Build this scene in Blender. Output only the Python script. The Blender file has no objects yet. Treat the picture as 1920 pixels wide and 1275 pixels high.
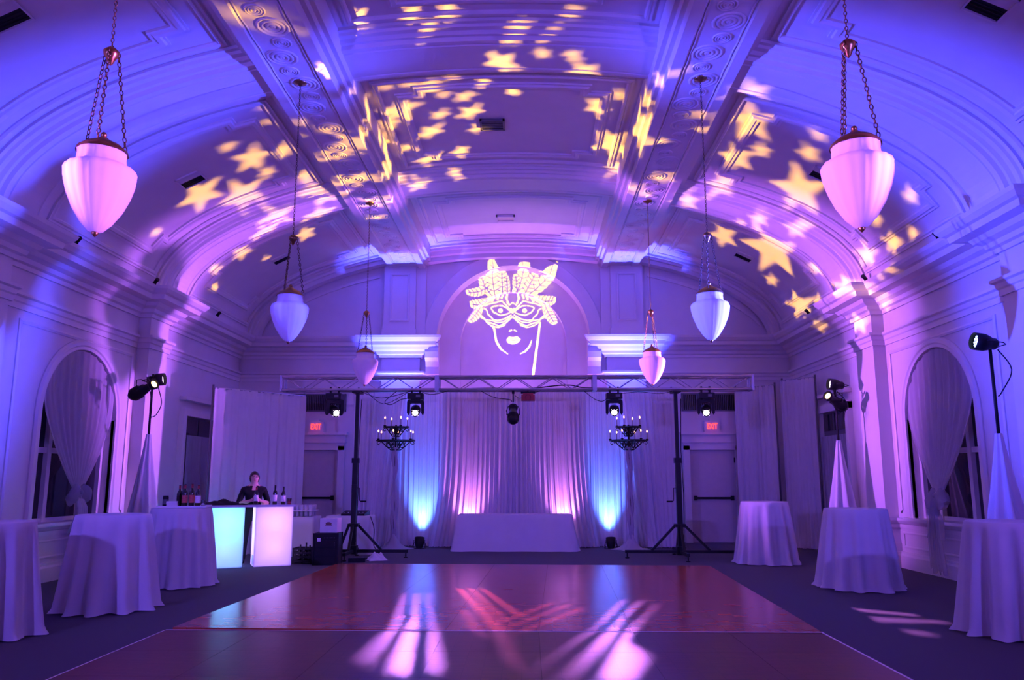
import bpy, bmesh, math, random
import numpy as np
from mathutils import Vector, Quaternion, Matrix
PI = math.pi
R = random.Random(7)
sc = bpy.context.scene
C = sc.collection
# ------------------------------------------------------------------ camera, world, exposure
cd = bpy.data.cameras.new('camera'); cd.sensor_width = 36; cd.lens = 1500/1920*36
cd.clip_end = 200; cd.clip_start = 0.05
cam = bpy.data.objects.new('camera', cd); C.objects.link(cam)
cam.location = (0.36, 0, 1.5)
cam.rotation_euler = (math.radians(90+9.74), 0, math.radians(1.15))
sc.camera = cam
w = bpy.data.worlds.new('night'); sc.world = w; w.use_nodes = True
w.node_tree.nodes['Background'].inputs[0].default_value = (0.004, 0.005, 0.012, 1)
sc.view_settings.view_transform = 'Standard'; sc.view_settings.look = 'None'
sc.view_settings.exposure = 0.32; sc.view_settings.gamma = 1.0
sc.view_settings.use_curve_mapping = False
sc.cycles.sample_clamp_indirect = 4.0
sc.cycles.diffuse_bounces = 5

# light levels of the fixtures and the added fill (watts) and colours
BLUE = (0.045, 0.055, 1.0); PINK = (0.45, 0.12, 1.0); CYAN = (0.06, 0.15, 1.0); DEEP = (0.16, 0.09, 1.0)
STAR = (1.0, 0.48, 0.05); WARMPINK = (0.72, 0.20, 0.90)
P_BLUE, P_PINK, P_FILL = 15500, 10500, 2100
P_FLOORBLUE, P_FLOORPINK, P_LEDGE, P_NICHE = 560, 320, 16000, 800
P_STAR, P_MASK, P_BEAM = 14500, 3600, (14000, 900, 900, 7000)

# ------------------------------------------------------------------ helpers
class MB:
    def __init__(s): s.v = []; s.f = []; s.sm = []
    def add(s, vs, fs, smooth=False):
        o = len(s.v); s.v += [tuple(p) for p in vs]
        for f in fs: s.f.append(tuple(i+o for i in f)); s.sm.append(smooth)
        return s
    def box(s, c, d, rz=0, M=None):
        x, y, z = d[0]/2, d[1]/2, d[2]/2
        vs = [Vector((a*x, b*y, e*z)) for e in (-1, 1) for a, b in ((-1,-1),(1,-1),(1,1),(-1,1))]
        if rz: m = Matrix.Rotation(rz, 3, 'Z'); vs = [m@p for p in vs]
        if M is not None: vs = [M@p for p in vs]
        c = Vector(c)
        return s.add([p+c for p in vs], [(3,2,1,0),(4,5,6,7),(0,1,5,4),(1,2,6,5),(2,3,7,6),(3,0,4,7)])
    def bar(s, p0, p1, wd, ht=None):
        p0 = Vector(p0); p1 = Vector(p1); ht = ht or wd; d = p1-p0
        q = d.to_track_quat('Z', 'Y').to_matrix()
        return s.box((p0+p1)/2, (wd, ht, d.length), M=q)
    def tube(s, pts, r, n=8, caps=True, closed=False):
        pts = [Vector(p) for p in pts]; m = len(pts)
        rs = r if isinstance(r, (list, tuple)) else [r]*m
        vs = []; prev = None
        for i, p in enumerate(pts):
            if closed: t = pts[(i+1) % m]-pts[i-1]
            else: t = pts[min(i+1, m-1)]-pts[max(i-1, 0)]
            if t.length < 1e-9: t = Vector((0, 0, 1))
            t.normalize()
            if prev is None:
                a = Vector((0, 0, 1)) if abs(t.z) < .9 else Vector((1, 0, 0))
                u = t.cross(a).normalized()
            else:
                u = prev - t*prev.dot(t)
                u = u.normalized() if u.length > 1e-6 else t.orthogonal().normalized()
            prev = u; b = t.cross(u)
            for k in range(n):
                an = 2*PI*k/n
                vs.append(p + (u*math.cos(an)+b*math.sin(an))*rs[i])
        fs = []
        for i in range(m if closed else m-1):
            j = (i+1) % m
            for k in range(n):
                l = (k+1) % n
                fs.append((i*n+k, i*n+l, j*n+l, j*n+k))
        s.add(vs, fs, True)
        if caps and not closed:
            o = len(s.v)-m*n
            s.f.append(tuple(o+k for k in reversed(range(n)))); s.sm.append(False)
            s.f.append(tuple(o+(m-1)*n+k for k in range(n))); s.sm.append(False)
        return s
    def cyl(s, p0, p1, r0, r1=None, n=16): return s.tube([p0, p1], [r0, r0 if r1 is None else r1], n)
    def lathe(s, prof, n=24, c=(0,0,0), smooth=True, M=None, flute=0, fa=0):
        vs = []
        for r, z in prof:
            for k in range(n):
                a = 2*PI*k/n; rr = r*(1+fa*math.cos(flute*a)) if flute else r
                p = Vector((rr*math.cos(a), rr*math.sin(a), z))
                if M is not None: p = M@p
                vs.append(p+Vector(c))
        fs = []
        for i in range(len(prof)-1):
            for k in range(n):
                l = (k+1) % n; fs.append((i*n+k, i*n+l, (i+1)*n+l, (i+1)*n+k))
        return s.add(vs, fs, smooth)
    def grid(s, P, smooth=True, closed=False):
        nu = len(P); nv = len(P[0]); fs = []
        for i in range(nu if closed else nu-1):
            for j in range(nv-1):
                a = i*nv+j; b = ((i+1) % nu)*nv+j
                fs.append((a, b, b+1, a+1))
        return s.add([p for row in P for p in row], fs, smooth)
    def ball(s, c, r, n=12, m=8):
        rx, ry, rz = r if isinstance(r, (tuple, list)) else (r, r, r)
        P = [[(c[0]+rx*math.cos(2*PI*k/n)*math.sin(PI*j/m), c[1]+ry*math.sin(2*PI*k/n)*math.sin(PI*j/m), c[2]+rz*math.cos(PI*j/m)) for j in range(m+1)] for k in range(n)]
        return s.grid(P, True, True)
    def prism(s, pts, h0, h1, M=None):
        """outline pts (x,y) extruded along z from h0 to h1, through M"""
        n = len(pts); M = M or Matrix.Identity(4)
        vs = [M@Vector((x, y, h0)) for x, y in pts]+[M@Vector((x, y, h1)) for x, y in pts]
        fs = [tuple(reversed(range(n))), tuple(range(n, 2*n))]+[(i, (i+1) % n, (i+1) % n+n, i+n) for i in range(n)]
        return s.add(vs, fs)
    def mesh(s, name):
        me = bpy.data.meshes.new(name); me.from_pydata(s.v, [], s.f)
        me.polygons.foreach_set('use_smooth', s.sm); me.update()
        return me
    def build(s, name, mat, parent=None, loc=None, rz=0):
        return link(name, s.mesh(name), mat, parent, loc, rz)

def link(name, me, mat, parent=None, loc=None, rz=0):
    if mat and not me.materials: me.materials.append(mat)
    o = bpy.data.objects.new(name, me); C.objects.link(o)
    if parent: o.parent = parent
    if loc is not None: o.location = loc
    if rz: o.rotation_euler.z = rz
    return o
def tag(o, label, cat, group=None, kind=None):
    o['label'] = label; o['category'] = cat
    if group: o['group'] = group
    if kind: o['kind'] = kind
    return o
def thing(name, label, cat, loc=(0,0,0), rz=0, group=None):
    o = bpy.data.objects.new(name, None); C.objects.link(o)
    o.empty_display_size = .1; o.location = loc; o.rotation_euler.z = rz
    return tag(o, label, cat, group)
def struct(o, label=None):
    o['kind'] = 'structure'
    if label: o['label'] = label
    return o
def dup(src, label, loc=None, rz=None):
    def cp(o, par):
        c = o.copy(); C.objects.link(c)
        if par: c.parent = par
        for ch in list(o.children): cp(ch, c)
        return c
    c = cp(src, None); c['label'] = label
    if loc is not None: c.location = loc
    if rz is not None: c.rotation_euler.z = rz
    return c
def aim(o, loc, target):
    o.location = loc
    o.rotation_mode = 'QUATERNION'
    o.rotation_quaternion = (Vector(target)-Vector(loc)).to_track_quat('-Z', 'Y')
def keep(o, par):
    "make o, built in world space, a part of par"
    o.parent = par; o.matrix_parent_inverse = (Matrix.Translation(par.location)@par.rotation_quaternion.to_matrix().to_4x4()).inverted(); return o
def spot(name, power, color, deg, blend=.3, soft=.05, parent=None, loc=(0,0,0), target=None):
    l = bpy.data.lights.new(name, 'SPOT'); l.energy = power; l.color = color
    l.spot_size = math.radians(deg); l.spot_blend = blend; l.shadow_soft_size = soft
    o = bpy.data.objects.new(name, l); C.objects.link(o)
    if parent: o.parent = parent
    o.location = loc
    if target is not None: aim(o, loc, target)
    return o
def point(name, power, color, soft, loc, parent=None):
    l = bpy.data.lights.new(name, 'POINT'); l.energy = power; l.color = color; l.shadow_soft_size = soft
    o = bpy.data.objects.new(name, l); C.objects.link(o); o.location = loc
    if parent: o.parent = parent
    return o

# ------------------------------------------------------------------ materials
def mat(name, col, rough=.6, metal=0, noise=0, nscale=8, bump=0, bscale=60, emit=None, es=0, trans=0, coat=0, sheen=0, ior=1.5, alpha=1):
    m = bpy.data.materials.new(name); m.use_nodes = True
    nt = m.node_tree; b = nt.nodes['Principled BSDF']
    b.inputs['Base Color'].default_value = (*col, 1); b.inputs['Roughness'].default_value = rough
    b.inputs['Metallic'].default_value = metal; b.inputs['IOR'].default_value = ior
    b.inputs['Transmission Weight'].default_value = trans; b.inputs['Coat Weight'].default_value = coat
    b.inputs['Sheen Weight'].default_value = sheen; b.inputs['Alpha'].default_value = alpha
    tc = nt.nodes.new('ShaderNodeTexCoord')
    if noise:
        n = nt.nodes.new('ShaderNodeTexNoise'); n.inputs['Scale'].default_value = nscale; n.inputs['Detail'].default_value = 4
        nt.links.new(tc.outputs['Object'], n.inputs['Vector'])
        r = nt.nodes.new('ShaderNodeValToRGB')
        r.color_ramp.elements[0].position = .3; r.color_ramp.elements[1].position = .7
        r.color_ramp.elements[0].color = (*[c*(1-noise) for c in col], 1); r.color_ramp.elements[1].color = (*[min(1, c*(1+noise)) for c in col], 1)
        nt.links.new(n.outputs['Fac'], r.inputs['Fac']); nt.links.new(r.outputs['Color'], b.inputs['Base Color'])
    if bump:
        n2 = nt.nodes.new('ShaderNodeTexNoise'); n2.inputs['Scale'].default_value = bscale; n2.inputs['Detail'].default_value = 3
        nt.links.new(tc.outputs['Object'], n2.inputs['Vector'])
        bp = nt.nodes.new('ShaderNodeBump'); bp.inputs['Strength'].default_value = bump; bp.inputs['Distance'].default_value = .01
        nt.links.new(n2.outputs['Fac'], bp.inputs['Height']); nt.links.new(bp.outputs['Normal'], b.inputs['Normal'])
    if emit:
        b.inputs['Emission Color'].default_value = (*emit, 1); b.inputs['Emission Strength'].default_value = es
        m.cycles.emission_sampling = 'NONE'
    return m
def cloth_mat(name, col, transl=.3, transp=0.0, weave=260):
    m = bpy.data.materials.new(name); m.use_nodes = True; nt = m.node_tree
    nt.nodes.clear(); out = nt.nodes.new('ShaderNodeOutputMaterial')
    d = nt.nodes.new('ShaderNodeBsdfDiffuse'); t = nt.nodes.new('ShaderNodeBsdfTranslucent')
    tc = nt.nodes.new('ShaderNodeTexCoord'); n = nt.nodes.new('ShaderNodeTexNoise'); n.inputs['Scale'].default_value = 5
    nt.links.new(tc.outputs['Object'], n.inputs['Vector'])
    r = nt.nodes.new('ShaderNodeValToRGB'); r.color_ramp.elements[0].color = (*[c*.9 for c in col], 1); r.color_ramp.elements[1].color = (*col, 1)
    nt.links.new(n.outputs['Fac'], r.inputs['Fac'])
    n2 = nt.nodes.new('ShaderNodeTexNoise'); n2.inputs['Scale'].default_value = weave
    nt.links.new(tc.outputs['Object'], n2.inputs['Vector'])
    bp = nt.nodes.new('ShaderNodeBump'); bp.inputs['Strength'].default_value = .15; bp.inputs['Distance'].default_value = .003
    nt.links.new(n2.outputs['Fac'], bp.inputs['Height'])
    for s in (d, t):
        nt.links.new(r.outputs['Color'], s.inputs['Color'])
    nt.links.new(bp.outputs['Normal'], d.inputs['Normal'])
    mx = nt.nodes.new('ShaderNodeMixShader'); mx.inputs[0].default_value = transl
    nt.links.new(d.outputs[0], mx.inputs[1]); nt.links.new(t.outputs[0], mx.inputs[2])
    last = mx
    if transp:
        tr = nt.nodes.new('ShaderNodeBsdfTransparent'); m2 = nt.nodes.new('ShaderNodeMixShader'); m2.inputs[0].default_value = transp
        nt.links.new(mx.outputs[0], m2.inputs[1]); nt.links.new(tr.outputs[0], m2.inputs[2]); last = m2
    nt.links.new(last.outputs[0], out.inputs[0])
    return m
def wood_mat(name, c1, c2, rough, spec=.5):
    m = bpy.data.materials.new(name); m.use_nodes = True; nt = m.node_tree; b = nt.nodes['Principled BSDF']
    b.inputs['Specular IOR Level'].default_value = spec
    tc = nt.nodes.new('ShaderNodeTexCoord'); br = nt.nodes.new('ShaderNodeTexBrick')
    br.inputs['Scale'].default_value = 1.0; br.inputs['Brick Width'].default_value = .152; br.inputs['Row Height'].default_value = .0305
    br.inputs['Mortar Size'].default_value = .0016; br.inputs['Color1'].default_value = (*c1, 1); br.inputs['Color2'].default_value = (*c2, 1)
    br.inputs['Mortar'].default_value = (*[c*.45 for c in c1], 1); br.offset = 0.0; br.inputs['Bias'].default_value = 0
    oi = nt.nodes.new('ShaderNodeObjectInfo'); ad = nt.nodes.new('ShaderNodeVectorMath'); ad.operation = 'ADD'
    nt.links.new(tc.outputs['Object'], ad.inputs[0]); nt.links.new(oi.outputs['Location'], ad.inputs[1])
    nt.links.new(ad.outputs[0], br.inputs['Vector'])
    n = nt.nodes.new('ShaderNodeTexNoise'); n.inputs['Scale'].default_value = 2.2; n.inputs['Detail'].default_value = 6
    nt.links.new(ad.outputs[0], n.inputs['Vector'])
    mx = nt.nodes.new('ShaderNodeMix'); mx.data_type = 'RGBA'; mx.blend_type = 'MULTIPLY'; mx.inputs['Factor'].default_value = .55
    rr = nt.nodes.new('ShaderNodeValToRGB'); rr.color_ramp.elements[0].position = .3; rr.color_ramp.elements[0].color = (.45, .4, .4, 1)
    nt.links.new(n.outputs['Fac'], rr.inputs['Fac'])
    nt.links.new(br.outputs['Color'], mx.inputs['A']); nt.links.new(rr.outputs['Color'], mx.inputs['B'])
    nt.links.new(mx.outputs['Result'], b.inputs['Base Color'])
    mr = nt.nodes.new('ShaderNodeMapRange'); mr.inputs['To Min'].default_value = rough*.9; mr.inputs['To Max'].default_value = rough*1.12
    nt.links.new(n.outputs['Fac'], mr.inputs['Value']); nt.links.new(mr.outputs[0], b.inputs['Roughness'])
    n3 = nt.nodes.new('ShaderNodeTexNoise'); n3.inputs['Scale'].default_value = 5
    nt.links.new(ad.outputs[0], n3.inputs['Vector'])
    bp = nt.nodes.new('ShaderNodeBump'); bp.inputs['Strength'].default_value = .05; bp.inputs['Distance'].default_value = .01
    nt.links.new(n3.outputs['Fac'], bp.inputs['Height']); nt.links.new(bp.outputs['Normal'], b.inputs['Normal'])
    return m
def glow(name, col, s):
    return mat(name, (.02, .02, .02), .4, emit=col, es=s)

M_PLASTER = mat('painted_plaster', (.66, .62, .60), .55, noise=.03, nscale=3, bump=.05, bscale=90)
M_TRIM = mat('trim_paint', (.70, .66, .63), .42, noise=.02, nscale=5)
M_CARPET = mat('dark_carpet', (.030, .030, .040), .95, noise=.45, nscale=160, bump=.6, bscale=300, sheen=.1)
M_WOOD = wood_mat('parquet', (.58, .15, .06), (.48, .115, .045), .2)
M_WOOD2 = wood_mat('dark_parquet', (.19, .06, .045), (.15, .05, .035), .34, .18)
M_EDGE = mat('edge_trim', (.75, .68, .66), .5, noise=.08)
M_LINEN = cloth_mat('white_linen', (.78, .77, .78), .18)
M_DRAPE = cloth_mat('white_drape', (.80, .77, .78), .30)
M_SHEER = cloth_mat('sheer_curtain', (.72, .70, .72), .40, .12)
M_TULLE = cloth_mat('tulle', (.55, .54, .60), .35, .5)
M_WRAP = cloth_mat('grey_organza', (.45, .43, .50), .15)
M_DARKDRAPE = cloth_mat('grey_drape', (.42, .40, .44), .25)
M_BLACK = mat('black_paint', (.008, .008, .009), .5, noise=.2)
M_BLACKM = mat('black_metal', (.009, .009, .010), .5, noise=.2)
M_IRON = mat('wrought_iron', (.02, .017, .016), .5, metal=.6, noise=.3, nscale=30)
M_ALU = mat('aluminium', (.40, .40, .43), .5, metal=.9, noise=.08)
M_BRASS = mat('aged_brass', (.30, .16, .06), .35, metal=.9, noise=.25, nscale=14)
M_CHAIN = mat('bronze_chain', (.12, .07, .04), .4, metal=.85, noise=.2)
M_OPAL = cloth_mat('opal_glass', (.86, .82, .85), .30)
M_GLASS = mat('window_glass', (.02, .02, .03), .03, ior=1.5)
M_CLEAR = mat('clear_glass', (.9, .9, .95), .03, trans=1.0)
M_WINE = mat('dark_bottle_glass', (.006, .008, .006), .06, coat=.5)
M_LABELR = mat('red_label', (.55, .10, .08), .6, noise=.25, nscale=60)
M_LABELW = mat('white_label', (.75, .72, .70), .6, noise=.15, nscale=60)
M_FOIL = mat('foil', (.28, .03, .04), .3, metal=.5)
M_PAPER = mat('paper', (.75, .74, .72), .7)
M_GREY = mat('grey_paint', (.10, .10, .11), .5)
M_DOOR = mat('door_paint', (.50, .44, .44), .5, noise=.04)
M_RED = mat('red_plastic', (.30, .02, .015), .4)
M_CAND = mat('candle_wax', (.35, .3, .28), .5)
M_BARTOP = mat('bar_top', (.50, .50, .55), .15, coat=.5)
M_SKIN = mat('skin', (.56, .33, .26), .5, noise=.05)
M_SHIRT = mat('black_top', (.010, .010, .013), .85, noise=.2)
M_TROUSER = mat('black_trousers', (.012, .012, .016), .85, noise=.2)
M_HAIR = mat('dark_hair', (.008, .005, .004), .5, noise=.4, nscale=60, bump=.4, bscale=80)
for m_ in (M_SHIRT, M_TROUSER, M_BLACK, M_BLACKM): m_.node_tree.nodes['Principled BSDF'].inputs['Specular IOR Level'].default_value = .22
M_LIP = mat('lip', (.38, .10, .09), .4)
M_CARD = mat('white_carton', (.62, .60, .60), .7, noise=.04)
M_BROWN = mat('brown_print', (.18, .09, .07), .7)
G_STAR = glow('amber_lens', (1, .62, .18), 9)
G_MOVE = glow('white_lens', (1, .80, .95), 9)
G_BLUE = glow('blue_led', (.45, .65, 1), 7)
G_PINK = glow('pink_led', (.95, .62, 1), 7)
G_EXIT = glow('exit_red', (1, .05, .04), 2.2)
G_FLAME = glow('bulb_flame', (1, .45, .2), 5)

# ------------------------------------------------------------------ the room shell
HW, YB, YF = 6.7, 19.3, -4.6          # half width, back wall, wall behind the camera
EA, EB, Z0 = 6.35, 2.35, 4.8          # vault: half span, rise, springing
RIBS = (0.5, 5.15, 9.8, 14.5)
BX = 2.62                              # beam centres
def ell(t, d=0):
    """point on the vault at parameter t (0 right springing .. pi left), d below the surface"""
    x, z = EA*math.cos(t), Z0+EB*math.sin(t)
    nx, nz = -math.cos(t)/EA, -math.sin(t)/EB; l = math.hypot(nx, nz)
    return x+nx/l*d, z+nz/l*d
_T = np.linspace(0, PI, 4001); _X = EA*np.cos(_T); _Z = EB*np.sin(_T)
_S = np.concatenate([[0], np.cumsum(np.hypot(np.diff(_X), np.diff(_Z)))])
def s2t(s): return float(np.interp(s, _S, _T))
def x2s(x): return float(np.interp(-x, -_X, _S))
def vz(x): return Z0+EB*math.sqrt(max(0, 1-(x/EA)**2))
def on_vault(s, y, d): x, z = ell(s2t(s), d); return (x, y, z)

floor = struct(MB().box((0, (YB+YF)/2, -.05), (2*HW+.6, YB-YF+1.6, .1)).build('floor', M_CARPET), 'dark blue-grey carpet covering the hall floor')

m = MB(); NT = 96
m.grid([[(*ell(PI*i/NT)[:1], y, ell(PI*i/NT)[1]) for y in (YF, 0, 5, 10, 15, YB+.05)] for i in range(NT+1)])
for sg in (-1, 1): m.grid([[(sg*EA, YF, Z0), (sg*EA, YB, Z0)], [(sg*(HW+.1), YF, Z0), (sg*(HW+.1), YB, Z0)]], False)
ceiling = struct(m.build('ceiling', M_PLASTER), 'white plaster barrel vault with panelled bays')
def sweep_rib(prof, yc, t0=0, t1=PI, n=80):
    m = MB(); P = []
    for i in range(n+1):
        t = t0+(t1-t0)*i/n
        P.append([(*ell(t, d)[:1], yc+dy, ell(t, d)[1]) for dy, d in prof])
    return m.grid(P, False)
rp = [(.66,-.02),(.66,.04),(.60,.04),(.58,.07),(.50,.07),(.47,.11),(.42,.11),(.40,.16),(.33,.16),(.32,.145),(.29,.145),(.28,.16)]
ribprof = [(-a, b) for a, b in rp]+[(a, b) for a, b in reversed(rp)]
rib_me = None
for y in RIBS:
    if rib_me is None: o = sweep_rib(ribprof, 0).build('rib', M_TRIM, ceiling); rib_me = o.data
    else: o = link('rib', rib_me, None, ceiling)
    o.location.y = y
sweep_rib([(-.62,-.02),(-.62,.05),(-.52,.05),(-.50,.10),(-.42,.10),(-.38,.18),(-.12,.18),(-.10,.14),(.0,.14)], YB).build('end_rib', M_TRIM, ceiling)
# longitudinal beams with carved soffits
ZB = 6.60
for sg in (-1, 1):
    hp = [(.62, .42), (.60, .16), (.54, .16), (.52, .10), (.46, .10), (.44, .0), (.30, .0), (.27, .03), (.24, .03)]
    prof = [(-a, b) for a, b in hp]+[(a, b) for a, b in reversed(hp)]
    beam = MB().grid([[(sg*BX+a, y, ZB+b) for a, b in prof] for y in (YF, YB)], False).build('beam', M_TRIM, ceiling)
    # carved guilloche: big and small rosettes in turn
    if sg == -1:
        def rosette(r):
            q = MB(); pr = []
            for k in range(4):
                a = r*(1-k*.27); pr += [(a, 0.0), (a-r*.05, -.014), (a-r*.14, -.014), (a-r*.19, -.002)]
            return q.lathe(pr, 12).mesh('rosette')
        big, small = rosette(.20), rosette(.12)
        big.materials.append(M_TRIM); small.materials.append(M_TRIM)
    y = 3.0; k = 0
    while y < YB-.5:
        link('rosette', small if k % 2 else big, None, beam, (sg*BX+(.05 if k % 4 < 2 else -.05), y, ZB+.03))
        y += .34; k += 1
    for e in (-1, 1):                                      # bead cord along the strip
        pts = [(sg*BX+e*.255+.006*math.sin(q*1.7), 3+q*.12, ZB+.024) for q in range(int((YB-3.2)/.12))]
        MB().tube(pts, .011, 4).build('bead_cord', M_TRIM, beam)

# stepped panel mouldings on the vault
def frame_path(s0, s1, y0, y1, n=0):
    if not n: return [(s0, y0), (s1, y0), (s1, y1), (s0, y1)]
    return [(s0+n, y0), (s1-n, y0), (s1-n, y0+n*.6), (s1, y0+n*.6), (s1, y1-n*.6), (s1-n, y1-n*.6), (s1-n, y1), (s0+n, y1),
            (s0+n, y1-n*.6), (s0, y1-n*.6), (s0, y0+n*.6), (s0+n, y0+n*.6)]
def frame_moulding(path, prof):
    pts = []
    n = len(path)
    for i in range(n):                                     # mitred corners, long arcs subdivided
        a = path[i]; b = path[(i+1) % n]; p = path[i-1]
        def nrm(u, v):
            d = (v[0]-u[0], v[1]-u[1]); l = math.hypot(*d); return (-d[1]/l, d[0]/l)
        n0, n1 = nrm(p, a), nrm(a, b); dd = 1+n0[0]*n1[0]+n0[1]*n1[1]
        pts.append((a, ((n0[0]+n1[0])/dd, (n0[1]+n1[1])/dd)))
        L = math.hypot(b[0]-a[0], b[1]-a[1]); k = max(1, int(L/.22)) if a[0] != b[0] else 1
        for q in range(1, k): pts.append(((a[0]+(b[0]-a[0])*q/k, a[1]+(b[1]-a[1])*q/k), n1))
    P = [[on_vault(p[0]+nn[0]*o, p[1]+nn[1]*o, h) for o, h in prof] for p, nn in pts]
    return MB().grid(P, False, True)
p_outer = [(-.05,-.01),(-.05,.03),(-.02,.03),(0,.045),(.03,.045),(.05,.02),(.05,-.01)]
p_inner = [(-.08,-.01),(-.08,.025),(-.05,.025),(-.03,.05),(.02,.05),(.04,.03),(.08,.03),(.08,-.01)]
ys = list(RIBS)+[YB-.02]
for i in range(1, len(ys)-1):
    y0, y1 = ys[i]+.66, ys[i+1]-.66
    for s0, s1 in ((.12, x2s(BX+.62)), (x2s(BX-.62), x2s(-BX+.62)), (x2s(-BX-.62), _S[-1]-.12)):
        frame_moulding(frame_path(s0+.16, s1-.16, y0+.12, y1-.12), p_outer).build('panel_moulding', M_TRIM, ceiling)
        frame_moulding(frame_path(s0+.48, s1-.48, y0+.42, y1-.42, .30), p_inner).build('panel_moulding', M_TRIM, ceiling)

# side walls with an arched window opening each
WY, WR, WS, WSILL = 12.5, 1.05, 2.45, .82        # window centre, half width, arch springing, sill
def side_wall(sg, name, label):
    X = sg*HW; m = MB()
    def q(y0, y1, z0, z1): m.add([(X, y0, z0), (X, y1, z0), (X, y1, z1), (X, y0, z1)], [(0,1,2,3)])
    q(YF, WY-WR, 0, Z0+.05); q(WY+WR, YB+.1, 0, Z0+.05); q(WY-WR, WY+WR, 0, WSILL)
    arc = [(WY-WR*math.cos(PI*k/24), WS+WR*math.sin(PI*k/24)) for k in range(25)]
    m.grid([[(X, y, z), (X, y, Z0+.05)] for y, z in arc], False)
    rim = [(WY-WR, WSILL)]+arc+[(WY+WR, WSILL)]
    m.grid([[(X, y, z), (X+sg*.28, y, z)] for y, z in rim+[rim[0]]], False)
    return struct(m.build(name, M_PLASTER), label)
wall_left = side_wall(-1, 'wall_left', 'white plaster wall with pilasters and a tall arched window, bartender side')
wall_right = side_wall(1, 'wall_right', 'white plaster wall with pilasters and a tall arched window, opposite the bar')
struct(MB().box((0, YF-.1, 3.7), (2*HW+.4, .2, 7.6)).build('wall_front', M_PLASTER), 'plain plaster wall closing the hall')
# back wall with nested arched niche
NR, NI, NS = 1.88, 1.33, 4.8
m = MB()
xs = sorted(set([-HW, HW, -NR, NR]+[round(-HW+.2*k, 3) for k in range(68) if abs(-HW+.2*k) > NR and abs(-HW+.2*k) < HW]))
for a, b in zip(xs[:-1], xs[1:]):
    if a >= -NR-1e-6 and b <= NR+1e-6: continue
    m.add([(a, YB, 0), (b, YB, 0), (b, YB, vz(b)+.05), (a, YB, vz(a)+.05)], [(0,1,2,3)])
def arch(r, n=40, base=0): return [(-r, base)]+[(-r*math.cos(PI*k/n), NS+r*math.sin(PI*k/n)) for k in range(n+1)]+[(r, base)]
a0, a1 = arch(NR), arch(NI)
m.grid([[(x, YB, z), (x, YB, vz(x)+.05)] for x, z in a0[1:-1]], False)
m.grid([[(x, YB, z), (x, YB+.45, z)] for x, z in a0], True)
m.grid([[(p[0], YB+.45, p[1]), (q[0], YB+.45, q[1])] for p, q in zip(a0, a1)], False)
m.grid([[(x, YB+.45, z), (x, YB+.68, z)] for x, z in a1], True)
m.grid([[(x, YB+.68, z), (x, YB+.68, 0)] for x, z in a1], False)
wall_back = struct(m.build('wall_back', M_PLASTER), 'white plaster end wall with a nested arched niche')
# archivolt around the niche
m = MB(); n = 40
m.grid([[((NR+o)*-math.cos(PI*k/n), YB-h, NS+(NR+o)*math.sin(PI*k/n)) for o, h in ((0,-.02),(0,.07),(.30,.07),(.32,.05),(.32,-.02))] for k in range(n+1)], False)
m.build('archivolt', M_TRIM, wall_back)

def plan_sweep(path, prof, mirror=1):
    """sweep a wall profile (out, z) along a plan polyline; out is to the right of travel"""
    n = len(path); P = []
    for i in range(n):
        def nr(u, v):
            d = (v[0]-u[0], v[1]-u[1]); l = math.hypot(*d); return (d[1]/l, -d[0]/l)
        n0 = nr(path[i-1], path[i]) if i else None
        n1 = nr(path[i], path[i+1]) if i < n-1 else None
        if n0 is None: n0 = n1
        if n1 is None: n1 = n0
        dd = 1+n0[0]*n1[0]+n0[1]*n1[1]; o = ((n0[0]+n1[0])/dd, (n0[1]+n1[1])/dd)
        P.append([(mirror*(path[i][0]+o[0]*a), path[i][1]+o[1]*a, z) for a, z in prof])
    m = MB().grid(P, False); k = len(prof)
    m.f.append(tuple(range(k))); m.sm.append(False); N = len(m.v)
    m.f.append(tuple(range(N-k, N))); m.sm.append(False)
    return m
PW, PD = .37, .22                                        # pilaster half width and projection
side = [(-HW, YF)]
for y in RIBS: side += [(-HW, y-PW-.02), (-HW+PD, y-PW-.02), (-HW+PD, y+PW+.02), (-HW, y+PW+.02)]
back = [(-HW, YB), (-3.20, YB), (-3.20, YB-.14), (-2.25, YB-.14), (-2.25, YB), (-NR-.02, YB)]
cornice_prof = [(0,4.36),(.04,4.36),(.05,4.42),(.10,4.44),(.12,4.50),(.20,4.54),(.24,4.60),(.40,4.62),(.42,4.70),(.47,4.72),(.52,4.78),(.54,4.83),(0,4.83)]
frieze_prof = [(0,3.80),(.03,3.80),(.03,3.88),(.05,3.90),(.06,3.96),(.10,3.98),(.10,4.02),(0,4.02)]
base_prof = [(0,0),(.06,0),(.06,.20),(.035,.23),(.03,.26),(0,.27)]
rail_prof = [(0,.66),(.02,.66),(.02,.72),(.05,.74),(.08,.78),(.08,.82),(0,.82)]
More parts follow.
